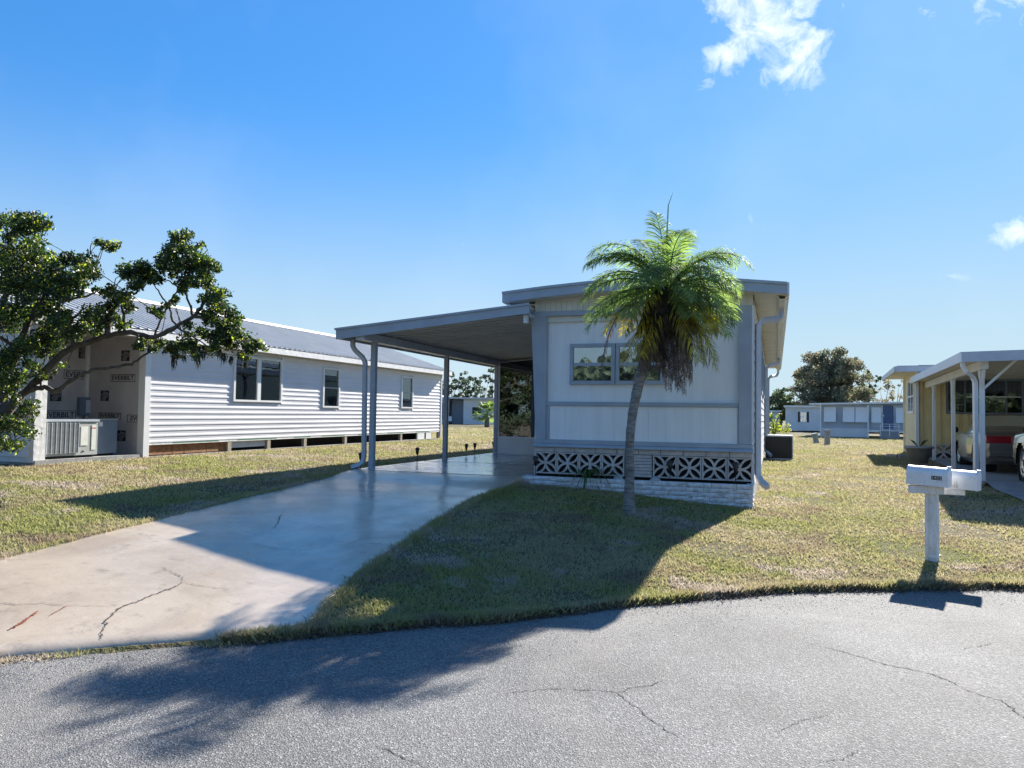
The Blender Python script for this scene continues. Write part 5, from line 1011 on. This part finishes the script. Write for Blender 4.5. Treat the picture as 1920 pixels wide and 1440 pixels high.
bx(W4, 'side_wall', M['farwhite'], -4.6, -1.7, .0, 6, .05, 2.6); MB().prism([(-4.9,2.6),(-1.701,2.6),(-1.701,2.78),(-3.2,3.25)], 'y', -.4, 6).build('gable_roof', M['farwhite'], W4)
bx(W4, 'door', M['acside'], -2.5, -2.2, -.03, -.001, .6, 2.3); bx(W4, 'porch_rail', M['trimw'], -1.65, -1.1, -.8, -.7, .4, .9)
W5 = thing('far_white_shed', 'small pale outbuilding at the right of the dark porch home', 'shed', (-27.3, 82, .55), 0, local=True); bx(W5, 'wall', M['farwhite'], 0, 2.2, 0, 4, .05, 2.3); bx(W5, 'roof', M['greyl'], -.2, 2.4, -.2, 4.2, 2.3, 2.4); bx(W5, 'door', M['acside'], .4, .9, -.03, -.001, .1, 1.9)
# utility pedestals
for (px, pt, pb), tl, lab, mm in (((1531,812,831),-.22,'tilted grey green utility pedestal on the far lawn','teal'), ((1551,806,834),0,'upright pale stone coloured utility pedestal on the far lawn','foot')):
    q = onG(px, pb); h = (pb-pt)*(q-Vector((0,0,EYE))).dot(fw)/FPX; t = thing('utility_pedestal', lab, 'utility box', tuple(q), local=True); t.rotation_euler = (0, tl, .3)
    MB().box(-.11, .11, -.09, .09, -.05, h-.12).build('case', M[mm], t, bev=.015); MB().box(-.13, .13, -.11, .11, h-.119, h).build('cap', M[mm], t, bev=.02)
# ------------------------------------------------------------------ background vegetation
def tree(name, lab, cat, base, h, rad, trunk_h, tr, m_list, n_cl, size, npc, flat=.75, group=None, lean=0, low=.0):
    t = thing(name, lab, cat, base, 0, group); b = Vector(base); P = [b+Vector((lean*k*.3+random.gauss(0,.05)*k, random.gauss(0,.05)*k, trunk_h*k/4)) for k in range(5)]
    MB().tube(P, [tr*(1-.12*k) for k in range(5)], 8).build('trunk', M['bark'], t)
    cls_ = []; bm2 = MB(); cen = b+Vector((lean, 0, (h+trunk_h*.7)/2)); hv = (h-trunk_h*.7)/2
    for k in range(n_cl):
        u_ = Vector([random.gauss(0,1) for _ in range(3)]).normalized(); q = random.random()**.38
        c = cen+Vector((u_.x*rad*q, u_.y*rad*q, u_.z*hv*q+ (low if u_.z < 0 else 0))); cls_.append((c, rad*random.uniform(.13,.27)))
        if k % 3 == 0: bm2.tube([P[-1], P[-1].lerp(c, .5)+Vector((0,0,.15*rad*random.random())), c], [tr*.42, tr*.22, tr*.06], 5)
    bm2.build('limb', M['bark'], t); leaf_cloud(cls_, npc, size, m_list, 'crown', t, flat=.8); return t
def basez(X, Y): return (X, Y, .5)
q = atY(1560, 760, 92); tree('oak_tree', 'big spreading oak with greenish brown crown behind the blue grey home', 'tree', (q.x-.2, 92, .5), 8.9, 4.2, 2.6, .35, [(M['oak'], .7), (M['oak2'], .3)], 105, .15, 22)
q = atY(1632, 760, 96); tree('pine_tree', 'thin tall pine right of the big oak', 'tree', (q.x, 96, .5), 7.2, 1.3, 5.4, .12, [(M['pine'], 1)], 16, .15, 26)
for px, Y_, h, r, nm, lab in ((1655,97,6.3,1.5,'bare_tree','sparse brownish tree between the pine and the yellow house'), (1678,94,6.6,1.8,'bare_tree','sparse brownish tree right behind the cream wing')):
    q = atY(px, 760, Y_); tree(nm, lab, 'tree', (q.x, Y_, .5), h, r, 2.2, .12, [(M['oak2'], .6), (M['oak'], .4)], 22, .12, 16)
for px, Y_, h, r, lab in ((1440,100,4.9,2.4,'bushy green tree just right of the home at its downspout'), (1462,104,4.6,2.0,'bushy green tree between the downspout and the white home'), (1478,98,5.2,1.8,'bushy green tree touching the left side of the big oak'), (1410,108,5.6,2.6,'bushy green tree partly hidden by the mobile home')):
    q = atY(px, 780, Y_); tree('background_tree', lab, 'tree', (q.x, Y_, .5), h, r, 1.2, .2, [(M['hedge'], .8), (M['oak'], .2)], 46, .16, 24, group='bushy green trees on the horizon')
for px, Y_, h, r, lab, mm in ((848,96,7.3,1.9,'dark tree beside the second carport post on the horizon','hedge'), (872,98,7.8,1.9,'round headed dark tree above the dark porch home','hedge'), (893,96,6.4,1.2,'thin tree at the right of the round headed one','pine'), (905,99,6.6,1.2,'sparse tree nearest the porch corner post','pine'), (922,92,7.0,1.6,'dark tree cut off by the porch corner post','hedge'), (832,92,7.0,1.2,'narrow dark tree hidden partly by the white house corner','hedge')):
    q = atY(px, 760, Y_); tree('background_tree', lab, 'tree', (q.x, Y_, .5), h, r, 2.2, .16, [(M[mm], 1)], 26, .17, 20, group='trees beyond the carport')
for px, pb, h, w, lab, mm in ((1452,818,1.7,.55,'loose yellow green shrub behind the black condenser box','leafy'), (1528,806,2.3,.75,'yellow green shrub by the corner of the blue grey home','leafy')):
    q = onG(px, pb); t = thing('shrub', lab, 'shrub', tuple(q)); cls_ = []; mb = MB()
    for k in range(16):
        c = q+Vector((random.gauss(0, w*.5), random.gauss(0, w*.4), random.uniform(.25, h))); cls_.append((c, w*.32)); mb.tube([q, q.lerp(c, .6)+Vector((0,0,.1)), c], [.02,.014,.006], 4)
    mb.build('stem', M['bark'], t); leaf_cloud(cls_, 26, .09, [(M['leafy'], .75), (M['leaf'], .25)], 'foliage', t)
q = onG(1447, 812); t = thing('low_shrub', 'low yellowish bush right behind the black condenser box', 'shrub', tuple(q)); leaf_cloud([(q+Vector((random.uniform(-1.2,1.4), random.uniform(-.8,.8), random.uniform(.15,.8))), .38) for k in range(22)], 22, .08, [(M['leafy'], .8), (M['oak2'], .2)], 'foliage', t); MB().tube([q, q+Vector((0,0,.5))], .04, 6).build('stem', M['bark'], t)
for px in (1483, 1500, 1515):
    q = onG(px, 807); t = thing('low_shrub', {1483:'dark low bush at the left foot of the white home', 1500:'dark low bush under the shuttered window', 1515:'dark low bush right of the shuttered window'}[px], 'shrub', tuple(q)); leaf_cloud([(q+Vector((random.uniform(-.6,.6), random.uniform(-.4,.4), random.uniform(.1,.4))), .3) for k in range(9)], 20, .08, [(M['hedge'], 1)], 'foliage', t); MB().tube([q, q+Vector((0,0,.4))], .04, 6).build('stem', M['bark'], t)
# small fan palm beyond the carport
q = onG(913, 801); FP = thing('small_palm', 'small bushy palm in front of the far pale outbuilding', 'palm tree', tuple(q)); PALM_ = PALM
MB().tube([q, q+Vector((0,0,.6)), q+Vector((0,0,1.1))], [.22,.2,.15], 8).build('trunk', M['palmbark'], FP)
def fan(base, az, el, ln):
    mb = MB(); d = Vector((math.cos(az)*math.cos(el), math.sin(az)*math.cos(el), math.sin(el))); e = base+d*ln; s = d.cross(Vector((0,0,1))).normalized(); u_ = s.cross(d)
    for k in range(21):
        a = R(-80+160*k/20); dd = d*math.cos(a)+s*math.sin(a); tip = e+dd*ln*.75+Vector((0,0,-.25*ln)); w = u_*.0+s*math.cos(a)*.03-d*math.sin(a)*.03
        mb.add([e, e+dd*ln*.4+w, tip, e+dd*ln*.4-w], [(0,1,2,3)])
    mb.tube([base, e], .012, 4); mb.build('frond', M['frond'], FP)
for k in range(44): fan(q+Vector((0,0,1.05)), k*2.4, random.uniform(-.5, 1.3), random.uniform(.55,.9))
# trees across the road behind the viewer (seen only in reflections)
labs = ('broad dark tree across the road, seen in the porch glass', 'rounded tree across the road right of the broad one', 'tree across the road at the far left', 'tree across the road behind the viewer', 'tree across the road facing the home', 'tallest tree across the road', 'tree across the road at the right', 'tall tree in the second row across the road',
        'low leafy tree filling the gap behind the broad tree', 'low leafy tree at the left end of the second row', 'low leafy tree in the middle of the second row', 'low leafy tree right of the middle in the second row', 'low leafy tree at the right end of the second row', 'low leafy tree between the road and the tallest tree', 'low leafy tree behind the tree facing the home')
for k, (x, y, h, r) in enumerate(((-24,-18,9.5,4),(-15,-22,8,3.6),(-31,-15,8,3.6),(-7,-26,8.5,4),(4,-24,8,4),(-38,-24,11,5),(14,-22,8,4),(-20,-34,11,4.5),(-27,-26,6,4.5),(-48,-30,7,5),(-12,-32,6,5),(-2,-34,6.5,5),(9,-33,6.5,5),(-33,-21,6,4.5),(3,-31,6,4.5))):
    tree('street_tree', labs[k], 'tree', (x, y, .1), h*.82, r*1.05, .9 if k > 7 else 1.3, .3, [(M['hedge'], 1)], 60, .26, 16, group='trees across the road')

hd = thing('hedge', 'long unseen hedge added behind the viewer to keep bright lawn out of the porch glass', 'hedge', (-24, -17, .1)); leaf_cloud([(Vector((-44+k*.55, -17+random.uniform(-.3,.3), random.uniform(.4, 1.7))), .8) for k in range(88)], 10, .2, [(M['hedge'], 1)], 'foliage', hd); MB().box(-44, 4, -17.05, -16.95, .1, 1.2).build('stem', M['bark'], hd)  # unseen hedge, added to block the sunlit lawn from the porch glass reflection
